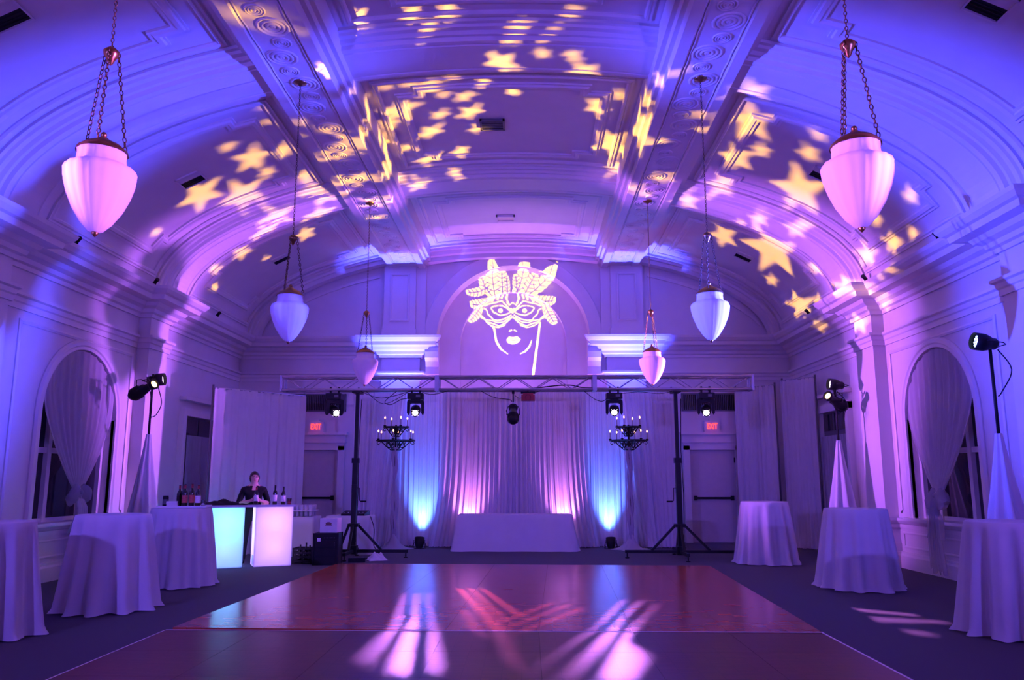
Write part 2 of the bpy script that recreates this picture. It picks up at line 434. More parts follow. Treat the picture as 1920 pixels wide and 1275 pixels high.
for mir, wl in ((1, wall_left), (-1, wall_right)):
    plan_sweep(side+back, cornice_prof, mir).build('cornice', M_TRIM, wl)
    plan_sweep(side+back, frieze_prof, mir).build('architrave_moulding', M_TRIM, wl)
    bb = plan_sweep(side+[(-HW, YB)], base_prof, mir).build('baseboard_left' if mir == 1 else 'baseboard_right', M_TRIM)
    struct(bb, 'white painted baseboard along the wall')
    plan_sweep(side+[(-HW, YB)], rail_prof, mir).build('chair_rail', M_TRIM, wl)
    for y in RIBS:                                        # pilasters
        m = MB(); X = -mir*(HW-PD/2)
        m.box((X, y, 2.2), (PD, 2*PW, 4.4)); m.box((-mir*(HW-PD/2-.02), y, .2), (PD+.06, 2*PW+.06, .4))
        m.box((-mir*(HW-PD/2-.012), y, .43), (PD+.03, 2*PW+.03, .06))
        m.build('pilaster', M_TRIM, wl)
    sgn = -mir
    # moulded arch around the window and stepped panel line around it
    rim = [(WY-WR, WSILL)]+[(WY-WR*math.cos(PI*k/28), WS+WR*math.sin(PI*k/28)) for k in range(29)]+[(WY+WR, WSILL)]
    m = MB(); P = []
    for k, (y, z) in enumerate(rim):
        if z <= WS+1e-6: dy, dz = (-1 if y < WY else 1), 0
        else: dy, dz = (y-WY)/WR, (z-WS)/WR
        P.append([(sgn*(HW-h), y+dy*o, z+dz*o) for o, h in ((0,-.05),(0,.03),(.05,.03),(.07,.05),(.12,.05),(.15,.02),(.15,-.02))])
    m.grid(P, False).build('window_moulding', M_TRIM, wl)
    m = MB(); P = []
    for (y, z), (oy, oz) in zip([(10.75, .9), (10.75, 3.68), (14.0, 3.68), (14.0, .9)], [(1, 1), (1, -1), (-1, -1), (-1, 1)]):
        P.append([(sgn*(HW-h), y+oy*o, z+oz*o) for o, h in ((0,-.01),(0,.02),(.03,.035),(.06,.02),(.06,-.01))])
    m.grid(P, False).build('wall_panel_moulding', M_TRIM, wl)
    for y0, y1 in ((10.3, 14.0), (15.1, 19.0)):
        m = MB(); P = []
        for (y, z), (oy, oz) in zip([(y0, .33), (y0, .6), (y1, .6), (y1, .33)], [(1, 1), (1, -1), (-1, -1), (-1, 1)]):
            P.append([(sgn*(HW-h), y+oy*o, z+oz*o) for o, h in ((0,-.01),(0,.012),(.02,.02),(.04,.012),(.04,-.01))])
        m.grid(P, False, True).build('wainscot_moulding', M_TRIM, wl)
# upper pilasters, ledges, consoles and flat arch of the end wall
for sg in (-1, 1):
    m = MB(); m.box((sg*2.725, YB-.07, 2.2), (.93, .14, 4.4)); m.build('pilaster', M_TRIM, wall_back)
    m = MB(); m.box((sg*2.78, YB-.09, 5.85), (.78, .18, 2.1))
    m.box((sg*2.78, YB-.20, 4.98), (.84, .05, .16)); m.box((sg*2.27, YB-.04, 5.85), (.24, .09, 2.1)); m.build('upper_pilaster', M_TRIM, wall_back)
    P = []
    for (x, z), (ox, oz) in zip([(-.28, 5.25), (-.28, 6.45), (.28, 6.45), (.28, 5.25)], [(1, 1), (1, -1), (-1, -1), (-1, 1)]):
        P.append([(sg*2.78+x*.85+ox*o, YB-.18-h, z+oz*o) for o, h in ((0,-.01),(0,.025),(.03,.035),(.05,.02),(.05,-.01))])
    MB().grid(P, False, True).build('pilaster_panel', M_TRIM, wall_back)
    # scroll console at the springing of the niche
    sp = [(0, 4.80), (.34, 4.80), (.36, 4.68), (.30, 4.60), (.34, 4.48), (.30, 4.34), (.20, 4.26), (.12, 4.14), (.10, 3.96), (0, 3.90)]
    M = Matrix(((0, 0, sg, sg*1.80), (-1, 0, 0, YB), (0, 1, 0, 0), (0, 0, 0, 1)))
    MB().prism(sp, 0, .32, M).build('console', M_TRIM, wall_back)
m = MB(); P = []
for k in range(25):
    x = -2.3+4.6*k/24; z = vz(x)-.30
    P.append([(x, YB, z), (x, YB-.26, z), (x, YB-.26, z+.10), (x, YB-.32, z+.13), (x, YB-.32, z+.40)])
m.grid(P, False).build('flat_arch', M_TRIM, wall_back)
for sg in (-1, 1):                                        # sunk lunette outline
    P = []
    for k in range(19):
        x = sg*(3.3+2.75*k/18); z = vz(x)-.42
        if z < 4.85: break
        P.append([(x, YB+.01, z), (x, YB-.05, z), (x, YB-.05, z+.07), (x, YB+.01, z+.09)])
    MB().grid(P, False).build('lunette_moulding', M_TRIM, wall_back)

# windows
def window(sg, name, label):
    X = sg*(HW+.22)
    root = struct(MB().grid([[(X+sg*.04, y, z), (X+sg*.04, y, WSILL)] for y, z in [(WY-WR*math.cos(PI*k/24), WS+WR*math.sin(PI*k/24)) for k in range(25)]], False).build(name, M_GREY), label)
    root['kind'] = 'structure'
    for y0, y1 in ((WY-WR+.06, WY-.52), (WY-.44, WY+.44), (WY+.52, WY+WR-.06)):
        for z0, z1 in ((WSILL+.08, 1.86), (1.94, WS+.2)):
            MB().box((X, (y0+y1)/2, (z0+z1)/2), (.012, y1-y0, z1-z0)).build('pane', M_GLASS, root)
    m = MB()
    for y in (WY-WR+.03, WY-.48, WY+.48, WY+WR-.03): m.box((X-sg*.03, y, (WSILL+WS+.3)/2), (.09, .09, WS+.3-WSILL))
    for z in (WSILL+.04, 1.90, WS+.25): m.box((X-sg*.02, WY, z), (.07, 2*WR, .08))
    m.build('sash_frame', M_TRIM, root)
    MB().box((sg*(HW+.08), WY, WSILL-.0), (.44, 2*WR+.3, .045)).build('window_sill', M_TRIM, root)
    return root
window(-1, 'window_1', 'arched sash window with sheer curtain on the bar side')
window(1, 'window_2', 'arched sash window with sheer curtain opposite the bar')
# narrow curtained side doors in the far bay
def side_door(sg, y0, y1, zt, name, label):
    root = struct(MB().box((sg*(HW-.0), (y0+y1)/2, zt/2), (.04, y1-y0, zt)).build(name, M_GREY), label)
    m = MB()
    for y in (y0-.06, y1+.06): m.box((sg*(HW-.05), y, zt/2+.06), (.12, .14, zt+.12))
    m.box((sg*(HW-.05), (y0+y1)/2, zt+.07), (.13, y1-y0+.26, .16)); m.box((sg*(HW-.07), (y0+y1)/2, zt+.34), (.16, y1-y0+.34, .07))
    m.build('door_frame', M_TRIM, root)
    for a, b in ((y0+.06, (y0+y1)/2-.04), ((y0+y1)/2+.04, y1-.06)):
        MB().box((sg*(HW-.03), (a+b)/2, zt-.22), (.02, b-a, .34)).build('pane', M_GLASS, root)
    return root
side_door(-1, 16.2, 17.7, 2.75, 'door_1', 'glazed side door near the bar with a short white curtain')
side_door(1, 15.9, 17.3, 2.85, 'door_2', 'glazed side door opposite the bar with a grey curtain')
# exit doors in the end wall
def exit_door(sg, name, label):
    cx = sg*4.72; yw = YB
    root = struct(MB().box((cx, yw-.02, 1.07), (1.06, .05, 2.12)).build(name, M_DOOR), label)
    m = MB()
    for e in (-1, 1): m.box((cx+e*.61, yw-.05, 1.12), (.15, .12, 2.24))
    m.box((cx, yw-.05, 2.22), (1.37, .12, .16)); m.box((cx, yw-.06, 2.40), (1.40, .14, .20)); m.box((cx, yw-.09, 2.53), (1.50, .20, .06)); m.box((cx, yw-.07, 2.33), (1.44, .16, .03))
    m.build('door_frame', M_TRIM, root)
    m = MB(); m.box((cx, yw-.08, 1.02), (.86, .04, .05)); m.box((cx-.43, yw-.07, 1.02), (.07, .07, .11)); m.box((cx+.43, yw-.07, 1.02), (.07, .07, .11))
    m.build('panic_bar', M_BLACKM, root)
    m = MB()
    for z in (.25, 1.9): m.cyl((cx+sg*.52, yw-.055, z-.06), (cx+sg*.52, yw-.055, z+.06), .014)
    m.build('hinge', M_BLACKM, root)
    return root
exit_door(-1, 'door_3', 'painted exit door with panic bar behind the cases')
exit_door(1, 'door_4', 'painted exit door with panic bar beside the tall corner drape')
for sg, lb in ((-1, 'dark louvred air grille above the exit sign near the bar'), (1, 'dark louvred air grille above the exit sign by the corner drape')):
    t = thing('air_grille', lb, 'vent', (sg*4.72, YB, 3.1))
    MB().box((0, -.005, .18), (1.32, .03, .40)).build('backing', M_BLACK, t)
    m = MB()
    for e in (-1, 1): m.box((e*.66, -.03, .18), (.03, .05, .42))
    for z in (-.02, .38): m.box((0, -.03, z), (1.35, .05, .03))
    m.build('frame', M_GREY, t)
    sl = MB().box((0, 0, 0), (.014, .03, .37)).mesh('louvre'); sl.materials.append(M_GREY)
    for k in range(30): link('louvre', sl, None, t, (-.63+k*.0435, -.035, .18))
def exit_sign(x, label):
    t = thing('exit_sign', label, 'sign', (x, YB-.12, 2.56))
    m = MB().box((0, 0, .13), (.36, .09, .26)); m.box((0, -.05, .13), (.31, .02, .21)); m.build('housing', M_CARD, t)
    cu = bpy.data.curves.new('exit_lettering', 'FONT'); cu.body = 'EXIT'; cu.size = .195; cu.align_x = 'CENTER'; cu.align_y = 'CENTER'; cu.extrude = .004; cu.offset = .002
    tmp = bpy.data.objects.new('lettering', cu); C.objects.link(tmp); bpy.context.view_layer.update()
    lm = bpy.data.meshes.new_from_object(tmp.evaluated_get(bpy.context.evaluated_depsgraph_get())); bpy.data.objects.remove(tmp); lm.materials.clear(); lm.materials.append(G_EXIT)
    o = bpy.data.objects.new('exit_lettering', lm); C.objects.link(o)
    o.parent = t; o.location = (0, -.066, .13); o.rotation_euler = (PI/2, 0, 0); o.scale = (.62, 1, 1)
    o['label'] = 'glowing red letters EXIT'
    MB().box((0, .02, .28), (.1, .05, .05)).build('bracket', M_CARD, t)
    point('exit_glow', .4, (1, .08, .06), .08, (0, -.25, .13), t)
exit_sign(-4.72, 'lit EXIT sign above the door near the bar')
exit_sign(4.72, 'lit EXIT sign above the door by the corner drape')

# ------------------------------------------------------------------ dance floor
def dance_floor(name, label, cat, x0, y0, nx, ny, px, py, m_, rz, edge_sides):
    t = thing(name, label, cat, (x0, y0, 0), rz)
    b = MB(); g = .0025
    b.box((0, 0, .012), (px-g, py-g, .024)); me = b.mesh('panel'); me.materials.append(m_)
    for i in range(nx):
        for j in range(ny): link('panel', me, None, t, (-nx*px/2+(i+.5)*px, (j+.5)*py, 0))
    W = nx*px/2; L = ny*py
    def edge(p0, p1, w_):
        d = Vector(p1)-Vector(p0); n_ = Vector((d.y, -d.x, 0)).normalized()
        P = [[Vector(p)+n_*a+Vector((0, 0, z)) for a, z in ((0, 0), (0, .026), (.012, .026), (w_, .004), (w_, 0))] for p in (p0, p1)]
        MB().grid(P, False).build('edge_strip', M_EDGE, t)
    if 'l' in edge_sides: edge((-W, L, 0), (-W, 0, 0), -.09)
    if 'r' in edge_sides: edge((W, L, 0), (W, 0, 0), .09)
    return t
dance_floor('dance_floor', 'reddish parquet dance floor in front of the truss', 'dance floor', .0, 8.17, 7, 7, .914, .862, M_WOOD, math.radians(-2.2), '')
dance_floor('dance_floor', 'darker brown dance floor section with pale edge strips, lowest in the picture', 'dance floor', 0, .82, 7, 8, .914, .914, M_WOOD2, 0, 'lr')
tag(MB().box((0, 8.145, .0265), (6.4, .012, .003)).build('floor_joint_strip', M_EDGE), 'thin metal joint strip between the reddish and the dark dance floor', 'strip')

# ------------------------------------------------------------------ linen tables
def round_cloth(r0, r1, h, seed, nf, n=120, nz=14, puddle=.03):
    rr = random.Random(seed); ph = [rr.uniform(0, 6.28) for _ in range(6)]; am = [rr.uniform(.5, 1) for _ in range(6)]
    P = []
    for k in range(n):
        a = 2*PI*k/n
        f = am[0]*math.sin(nf*a+ph[0]+.6*math.sin(2*a+ph[3]))+.5*am[1]*math.sin((nf*2-3)*a+ph[1])+.35*am[2]*math.sin((nf//2+1)*a+ph[2])
        row = [(0, 0, h+.004), (r0*.6*math.cos(a), r0*.6*math.sin(a), h+.004), (r0*.97*math.cos(a), r0*.97*math.sin(a), h+.004), (r0*1.01*math.cos(a), r0*1.01*math.sin(a), h-.004)]
        for j in range(1, nz+1):
            t = j/nz; z = h*(1-t)-.012
            r = r0*1.015+(r1-r0)*(t**1.15)+(.11*t**.6)*math.tanh(f*1.3)*.7+.02*t*t*math.sin(3*a+ph[4])
            if j == nz: z = .006+.012*abs(math.sin(5*a+ph[5])); r += puddle*(.5+.5*math.sin(nf*a+ph[0]))
            row.append((r*math.cos(a), r*math.sin(a), max(z, .006)))
        P.append(row)
    return MB().grid(P, True, True)
def cocktail_table(x, y, label, seed, r0=.40, r1=.50, nf=11, h=1.07):
    t = thing('cocktail_table', label, 'table', (x, y, 0), seed*.7, 'draped cocktail tables')
    round_cloth(r0, r1, h, seed, nf).build('tablecloth', M_LINEN, t)
    m = MB().lathe([(.001, h-.03), (r0*.98, h-.03), (r0*.98, h-.001), (.001, h-.001)], 40); m.build('tabletop', M_GREY, t)
    MB().cyl((0, 0, .03), (0, 0, h-.03), .035).build('pedestal', M_BLACKM, t)
    MB().lathe([(.001, .0), (.28, .0), (.28, .015), (.05, .035), (.001, .035)], 24).build('base', M_BLACKM, t)
    return t
cocktail_table(-4.90, 7.9, 'tall cocktail table under a white cloth, cut off by the picture edge, bar side', 1)
cocktail_table(-4.50, 9.5, 'tall cocktail table under an empty white cloth in front of the bar-side window', 2)
cocktail_table(-4.60, 11.6, 'tall white-clothed cocktail table with wine bottles on top', 3)
cocktail_table(4.58, 14.7, 'tall white-clothed cocktail table beside the exit door and corner drape', 4)
cocktail_table(4.92, 11.5, 'tall white-clothed cocktail table standing before the amber spotlight stand', 5, .41, .53)
cocktail_table(5.12, 8.2, 'tall white-clothed cocktail table, cut off by the picture edge, below the blue spotlight', 6)
def box_cloth(lx, ly, h, flare, seed, name, mt, parent):
    rr = random.Random(seed); ph = [rr.uniform(0, 6.28) for _ in range(5)]
    per = []; N = 26
    def side(a, b, k): return [(a[0]+(b[0]-a[0])*i/k, a[1]+(b[1]-a[1])*i/k) for i in range(k)]
    c = [(-lx/2, -ly/2), (lx/2, -ly/2), (lx/2, ly/2), (-lx/2, ly/2)]
    for i in range(4): per += side(c[i], c[(i+1) % 4], N if i % 2 == 0 else 12)
    P = []; n = len(per)
    for k, (x, y) in enumerate(per):
        d = Vector((x/(lx/2), y/(ly/2), 0)); ax = abs(d.x) > .999; ay = abs(d.y) > .999
        o = Vector(((1 if x > 0 else -1) if ax else 0, (1 if y > 0 else -1) if ay else 0, 0))
        cr = max(0, abs(x)-lx/2+.25)/.25 if not ax else 1
        row = [(0, 0, h), (x*.98, y*.98, h), (x, y, h-.006)]
        for j in range(1, 9):
            t = j/8; f = .018*t*math.sin(k*.55+ph[0]+.8*math.sin(k*.17+ph[1]))
            oo = o*(flare*t*(1+.6*cr*(not (ax and ay)))+f)
            row.append((x+oo.x, y+oo.y, max(.006, h*(1-t)-.008+(.012*math.sin(k*.7+ph[2]) if j == 8 else 0))))
        P.append(row)
    return MB().grid(P, True, True).build(name, mt, parent)
t = thing('banquet_table', 'low white-draped banquet table in front of the pink-lit drapes', 'table', (.08, 17.2, 0))
box_cloth(2.36, .62, .74, .10, 11, 'tablecloth', M_LINEN, t)
MB().box((0, 0, .72), (2.34, .60, .02)).build('tabletop', M_GREY, t)
m = MB()
for sx in (-1, 1):
    for sy in (-1, 1): m = MB().cyl((sx*.95, sy*.22, 0), (sx*.95, sy*.22, .71), .018, n=8); m.build('leg', M_BLACKM, t)

# ------------------------------------------------------------------ pipe-and-drape
def drape(name, p0, p1, zt, folds, amp, seed, mt, label, cat='drape', top_gather=.55, flare0=0, flare1=0, zb=.01, n=None, pipes=True, group=None, sweep=None):
    p0 = Vector((*p0, 0)); p1 = Vector((*p1, 0)); L = (p1-p0).length; u = (p1-p0)/L; nv = Vector((u.y, -u.x, 0))
    rr = random.Random(seed); n = n or folds*8; nz = 16
    ph = [rr.uniform(0, 6.28) for _ in range(8)]
    t = thing(name, label, cat, ((p0+p1)/2)[:], 0, group)
    c = (p0+p1)/2; P = []
    for i in range(n+1):
        s = i/n; col = []
        for j in range(nz+1):
            q = j/nz; z = zt+(zb-zt)*q
            f = math.sin(2*PI*folds*s+ph[0]+1.3*math.sin(2*PI*s*3+ph[1])+.25*q*math.sin(ph[2]+9*s))
            f2 = math.sin(2*PI*folds*2.3*s+ph[3])
            a = amp*(.45+.55*q**.7)*(.75+.35*math.sin(2*PI*s*2.1+ph[4]))
            off = a*f+amp*.3*f2
            ss = s*L
            if sweep: ss += sweep(s, q)
            ss += (-flare0*(1-s)+flare1*s)*q**3
            if j == nz: off += .03*math.sin(7*s*folds/6+ph[5])+.03; z = zb+.012*abs(math.sin(2*PI*folds*s))
            col.append(p0+u*ss+nv*off+Vector((0, 0, z))-c)
        P.append(col)
    MB().grid(P).build('fabric', mt, t)
    if pipes:
        d = -nv*.0
        MB().cyl(p0+Vector((0, 0, zt+.0))-c-nv*.02, p1+Vector((0, 0, zt))-c-nv*.02, .019, n=8).build('crossbar', M_ALU, t)
        for k, pp in enumerate((p0, p1)):
            MB().cyl(pp-c-nv*.05, pp-c-nv*.05+Vector((0, 0, zt+.06)), .022, n=8).build('upright', M_GREY, t)
            MB().box(pp-c-nv*.05+Vector((0, 0, .006)), (.4, .4, .012)).build('base_plate', M_GREY, t)
    return t
drape('stage_drape', (-3.5, 18.05), (3.6, 18.05), 3.46, 58, .045, 21, M_DRAPE, 'wide pleated white stage drape, the layer behind, hanging under the niche')
drape('stage_drape', (-1.55, 17.86), (1.65, 17.86), 3.44, 30, .055, 22, M_DRAPE, 'pink-lit pleated white drape at the centre, behind the low banquet table', pipes=False, flare0=.25, flare1=.25)
def swL(s, q): return (.42*q**2.2)*s*-.9-.10*math.sin(PI*q)*s
def swR(s, q): return (.42*q**2.2)*(1-s)*.9+.10*math.sin(PI*q)*(1-s)
drape('stage_drape', (-3.52, 17.80), (-2.35, 17.80), 3.45, 8, .05, 23, M_DRAPE, 'white drape swept aside behind the candelabra next to the cased equipment', pipes=False, sweep=swL)
drape('stage_drape', (2.42, 17.80), (3.62, 17.80), 3.45, 9, .05, 24, M_DRAPE, 'white drape swept aside behind the candelabra next to the exit door', pipes=False, sweep=swR)
drape('corner_drape', (-5.72, 15.35), (-4.42, 17.1), 3.22, 9, .035, 25, M_DRAPE, 'smooth white drape standing behind the bartender')
drape('corner_drape', (5.18, 18.75), (5.88, 18.02), 3.55, 8, .05, 26, M_DRAPE, 'tall pleated white corner drape, panel touching the exit door')
drape('corner_drape', (6.00, 17.88), (6.50, 17.22), 3.62, 7, .045, 27, M_DRAPE, 'tall pleated white corner drape, panel nearest the side wall')
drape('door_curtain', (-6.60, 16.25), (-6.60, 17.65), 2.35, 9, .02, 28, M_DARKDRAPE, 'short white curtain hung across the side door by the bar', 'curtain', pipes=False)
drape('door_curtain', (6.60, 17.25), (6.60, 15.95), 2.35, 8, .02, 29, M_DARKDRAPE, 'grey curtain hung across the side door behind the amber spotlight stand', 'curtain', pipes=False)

# window curtains gathered by a tulle bow
def window_curtain(sg, label, blabel, tz, seed):
    t = thing('window_curtain', label, 'curtain', (sg*(HW+.01), WY, 0))
    rr = random.Random(seed); ph = [rr.uniform(0, 6.28) for _ in range(5)]; n = 110; nz = 22; P = []
    for i in range(n+1):
        u = -1+2*i/n; zt = WS+(WR-.02)*math.sqrt(max(0, 1-u*u)); col = []
        for j in range(nz+1):
            q = j/nz; z = zt+(tz-zt)*q
            k = max(0, min(1, (WS+.35-z)/(WS+.35-tz))); wd = (WR-.01)*(1-k**1.6*.93)
            f = math.sin(u*34+ph[0]+.9*math.sin(u*5+ph[1]))+.4*math.sin(u*71+ph[2])
            off = .034*f*(.35+.65*min(1, q*3))*(1-.5*k)-.10*k
            col.append((sg*off, u*wd+.05*k*sg, z))
        P.append(col)
    MB().grid(P).build('fabric', M_SHEER, t)
    # tail below the tie
    P = []
    for i in range(41):
        u = -1+2*i/40; col = []
        for j in range(11):
            q = j/10; z = tz+(.10-tz)*q
            col.append((-sg*(.10+.10*min(1, q*5))-sg*.025*math.sin(u*14+ph[3]), u*(.06+.16*q**.6)+.05*sg+.03*math.sin(4*q), z+.04*math.sin(u*9)*q))
        P.append(col)
    MB().grid(P).build('tail', M_TULLE if sg > 0 else M_SHEER, t)
    b = thing('tulle_bow', blabel, 'bow', (sg*(HW-.12), WY+.05*sg, tz))
    for e in (-1, 1):
        P = []
        for i in range(17):
            a = 2*PI*i/16; col = []
            for j in range(9):
                q = j/8; rr_ = .02+.13*math.sin(PI*min(1, q*.85))*(1+.12*math.sin(5*a+seed))
                col.append((.6*rr_*math.cos(a), e*(.02+.26*q), -.10*q+rr_*math.sin(a)+.05*math.sin(3*q+a)))
            P.append(col)
        MB().grid(P).build('loop', M_TULLE, b)
    MB().ball((0, 0, 0), (.06, .06, .05)).build('knot', M_TULLE, b)
    for e in (-1, 1):
        P = [[(-sg*.04-.02*math.sin(j), e*(.03+.015*j)+u*(.04+.012*j), -.08*j) for j in range(9)] for u in (-1, -.5, 0, .5, 1)]
        MB().grid(P).build('ribbon_end', M_TULLE, b)
window_curtain(-1, 'sheer white curtain gathered to a point in the bar-side arched window', 'grey tulle bow tying the curtain in the bar-side window', 1.28, 31)
window_curtain(1, 'sheer white curtain gathered to a point in the arched window opposite the bar', 'grey tulle bow tying the curtain opposite the bar', 1.22, 32)

# ------------------------------------------------------------------ hanging opal pendants
def chain_mesh(L, lr, wr):
    m = MB(); step = lr*2.9; k = 0; z = 0
    while z < L:
        pts = []
        for i in range(8):
            a = 2*PI*i/8; c, s_ = math.cos(a)*lr, math.sin(a)*lr*1.75
            pts.append((c, 0, -z-s_) if k % 2 else (0, c, -z-s_))
        m.tube(pts, wr, 4, closed=True); z += step; k += 1
    return m
def pendant(label):
    t = thing('pendant_lamp', label, 'pendant', (0, 0, 0), .3, 'opal pendants hung from the beams')
    # origin at beam soffit; bowl tip about 3.25 m above the floor
    zt = -3.47; zn = zt+.60; zr = -2.13
    prof = [(.012, zt), (.05, zt+.015), (.10, zt+.07), (.16, zt+.17), (.205, zt+.28), (.228, zt+.37), (.234, zt+.43), (.222, zt+.462), (.176, zt+.485), (.160, zt+.50), (.155, zt+.56), (.160, zt+.585), (.150, zt+.60)]
    MB().lathe(prof, 48, flute=16, fa=.018).build('opal_bowl', M_OPAL, t)
    MB().lathe([(.17, zn-.02), (.165, zn), (.12, zn+.04), (.05, zn+.075), (.02, zn+.10), (.001, zn+.10)], 20).build('metal_cap', M_BRASS, t)
    MB().ball((0, 0, zn+.115), .022, 10, 6).build('finial', M_BRASS, t)
    MB().lathe([(.001, zt-.03), (.012, zt-.02), (.026, zt), (.012, zt+.02)], 12).build('tip_finial', M_BRASS, t)
    MB().lathe([(.001, zr-.10), (.018, zr-.08), (.03, zr-.05), (.05, zr-.02), (.055, zr+.01), (.03, zr+.035), (.001, zr+.05)], 14).build('ring_hub', M_BRASS, t)
    ln = math.hypot(.72, .09)
    cm = chain_mesh(ln, .012, .0042).mesh('chain'); cm.materials.append(M_CHAIN)
    for k in range(3):
        a = 2*PI*k/3+.5
        o = link('chain', cm, None, t, (.05*math.cos(a), .05*math.sin(a), zr-.0))
        d = Vector((.155*math.cos(a), .155*math.sin(a), zn+.005))-o.location
        o.rotation_mode = 'QUATERNION'; o.rotation_quaternion = d.to_track_quat('-Z', 'Y')
    chain_mesh(-zr-.05, .010, .0035).build('stem_chain', M_CHAIN, t, (0, 0, -.03))
    MB().lathe([(.001, -.06), (.02, -.055), (.035, -.035), (.075, -.025), (.085, -.008), (.085, 0.0)], 20).build('ceiling_canopy', M_BRASS, t)
    return t
plabels = {(-1, 0): 'opal pendant nearest the camera on the bar side', (1, 0): 'opal pendant nearest the camera opposite the bar',
           (-1, 1): 'opal pendant on the bar side, middle of its row', (1, 1): 'opal pendant opposite the bar, middle of its row',
           (-1, 2): 'opal pendant overlapping the truss on the bar side, farthest of its row', (1, 2): 'opal pendant overlapping the truss opposite the bar, farthest of its row'}
P0 = None
for (sg, k), lb in plabels.items():
    loc = (sg*BX, (5.25, 9.75, 14.45)[k], ZB+.03)
    if P0 is None: P0 = pendant(lb); P0.location = loc
    else: dup(P0, lb, loc, .3+k*.5+sg)

# ------------------------------------------------------------------ ceiling fittings
def side_vent(sg, y, label):
    x = sg*5.05; z = vz(x)
    t = thing('ceiling_vent', label, 'vent', (x, y, z), 0, 'wedge vents in the vault')
    n_ = Vector((-x/EA**2, 0, -(z-Z0)/EB**2)).normalized()
    t.rotation_mode = 'QUATERNION'; t.rotation_quaternion = n_.to_track_quat('Z', 'Y')    # local z points into the room, y along the hall
    m = MB(); q = Vector((-sg, 0, 0)); q.rotate(t.rotation_quaternion.inverted()); up_ = 1 if q.x > 0 else -1   # local x towards the crown
    for e in (-1, 1): m.box((e*.19, 0, .01), (.02, .40, .03)); m.box((0, e*.19, .01), (.40, .02, .03))
    m.build('frame', M_TRIM, t)
    MB().add([(up_*.18, -.18, .004), (up_*.18, .18, .004), (up_*-.02, .18, .012), (up_*-.02, -.18, .012)], [(0,1,2,3)]).build('shaded_half', M_BLACK, t)  # black upper half: shade inside the vent pocket, put into the colour
    MB().add([(up_*-.02, -.18, .012), (up_*-.02, .18, .012), (up_*-.18, .18, .004), (up_*-.18, -.18, .004)], [(0,1,2,3)]).build('pocket_side', M_PLASTER, t)  # plain plaster lower half for the pocket's lit side wall
    for k in range(3): MB().box((up_*(.03+k*.05), 0, .014), (.010, .35, .008)).build('slat', M_BLACKM, t)
for sg, y, lb in ((-1, 7.5, 'dark wedge vent at the top corner of the vault, bar side'), (-1, 12.15, 'dark wedge vent among the stars on the bar side'),
                  (-1, 16.9, 'small far wedge vent in the vault on the bar side'), (1, 7.5, 'dark wedge vent at the top corner of the vault opposite the bar'),
                  (1, 12.15, 'wedge vent half hidden by the near pendant opposite the bar'), (1, 16.9, 'small far wedge vent in the vault opposite the bar')):
    side_vent(sg, y, lb)
t = thing('ceiling_grille', 'small dark square grille in the middle of the vault', 'vent', (-.2, 12.15, vz(.2)))
MB().box((0, 0, -.02), (.36, .30, .03)).build('backing', M_BLACK, t)
m = MB()
for e in (-1, 1): m.box((e*.185, 0, -.03), (.03, .36, .04)); m.box((0, e*.165, -.03), (.40, .03, .04))
m.build('frame', M_GREY, t)
for k in range(4): MB().box((0, -.10+k*.066, -.035), (.34, .012, .012)).build('slat', M_GREY, t)
t = thing('ceiling_light', 'small pale rectangular ceiling fitting above the end wall', 'ceiling light', (-.12, 16.9, vz(.1)))
m = MB()
for e in (-1, 1): m.box((e*.19, 0, -.03), (.03, .34, .05)); m.box((0, e*.155, -.03), (.40, .03, .05))
m.build('frame', M_TRIM, t); MB().box((0, 0, -.02), (.36, .30, .02)).build('diffuser', mat('warm_diffuser', (.75, .62, .5), .5), t)
def cornice_lamp(sg, y, label):
    t = thing('cornice_spotlight', label, 'spotlight', (sg*(HW-.45), y, 4.83), 0, 'small black spotlights on the cornice')
    MB().lathe([(.001, 0), (.04, 0), (.04, .012), (.012, .02), (.001, .02)], 10).build('base', M_BLACK, t)
    MB().cyl((0, 0, .02), (-sg*.02, 0, .08), .008, n=6).build('stem', M_BLACK, t)
    MB().cyl((sg*.03, .02, .07), (-sg*.06, -.04, .13), .028, .035, 10).build('lamp_head', M_BLACK, t)
for sg, y, lb in ((-1, 11.2, 'tiny black spotlight on the bar-side cornice above the window'), (-1, 13.7, 'tiny black spotlight on the bar-side cornice beside the pink rib'), (-1, 16.6, 'tiny far black spotlight on the bar-side cornice'),
                  (1, 11.2, 'tiny black spotlight on the cornice above the window opposite the bar'), (1, 13.7, 'tiny black spotlight on the cornice beside the pink rib opposite the bar'), (1, 16.6, 'tiny far black spotlight on the cornice opposite the bar')):
    cornice_lamp(sg, y, lb)

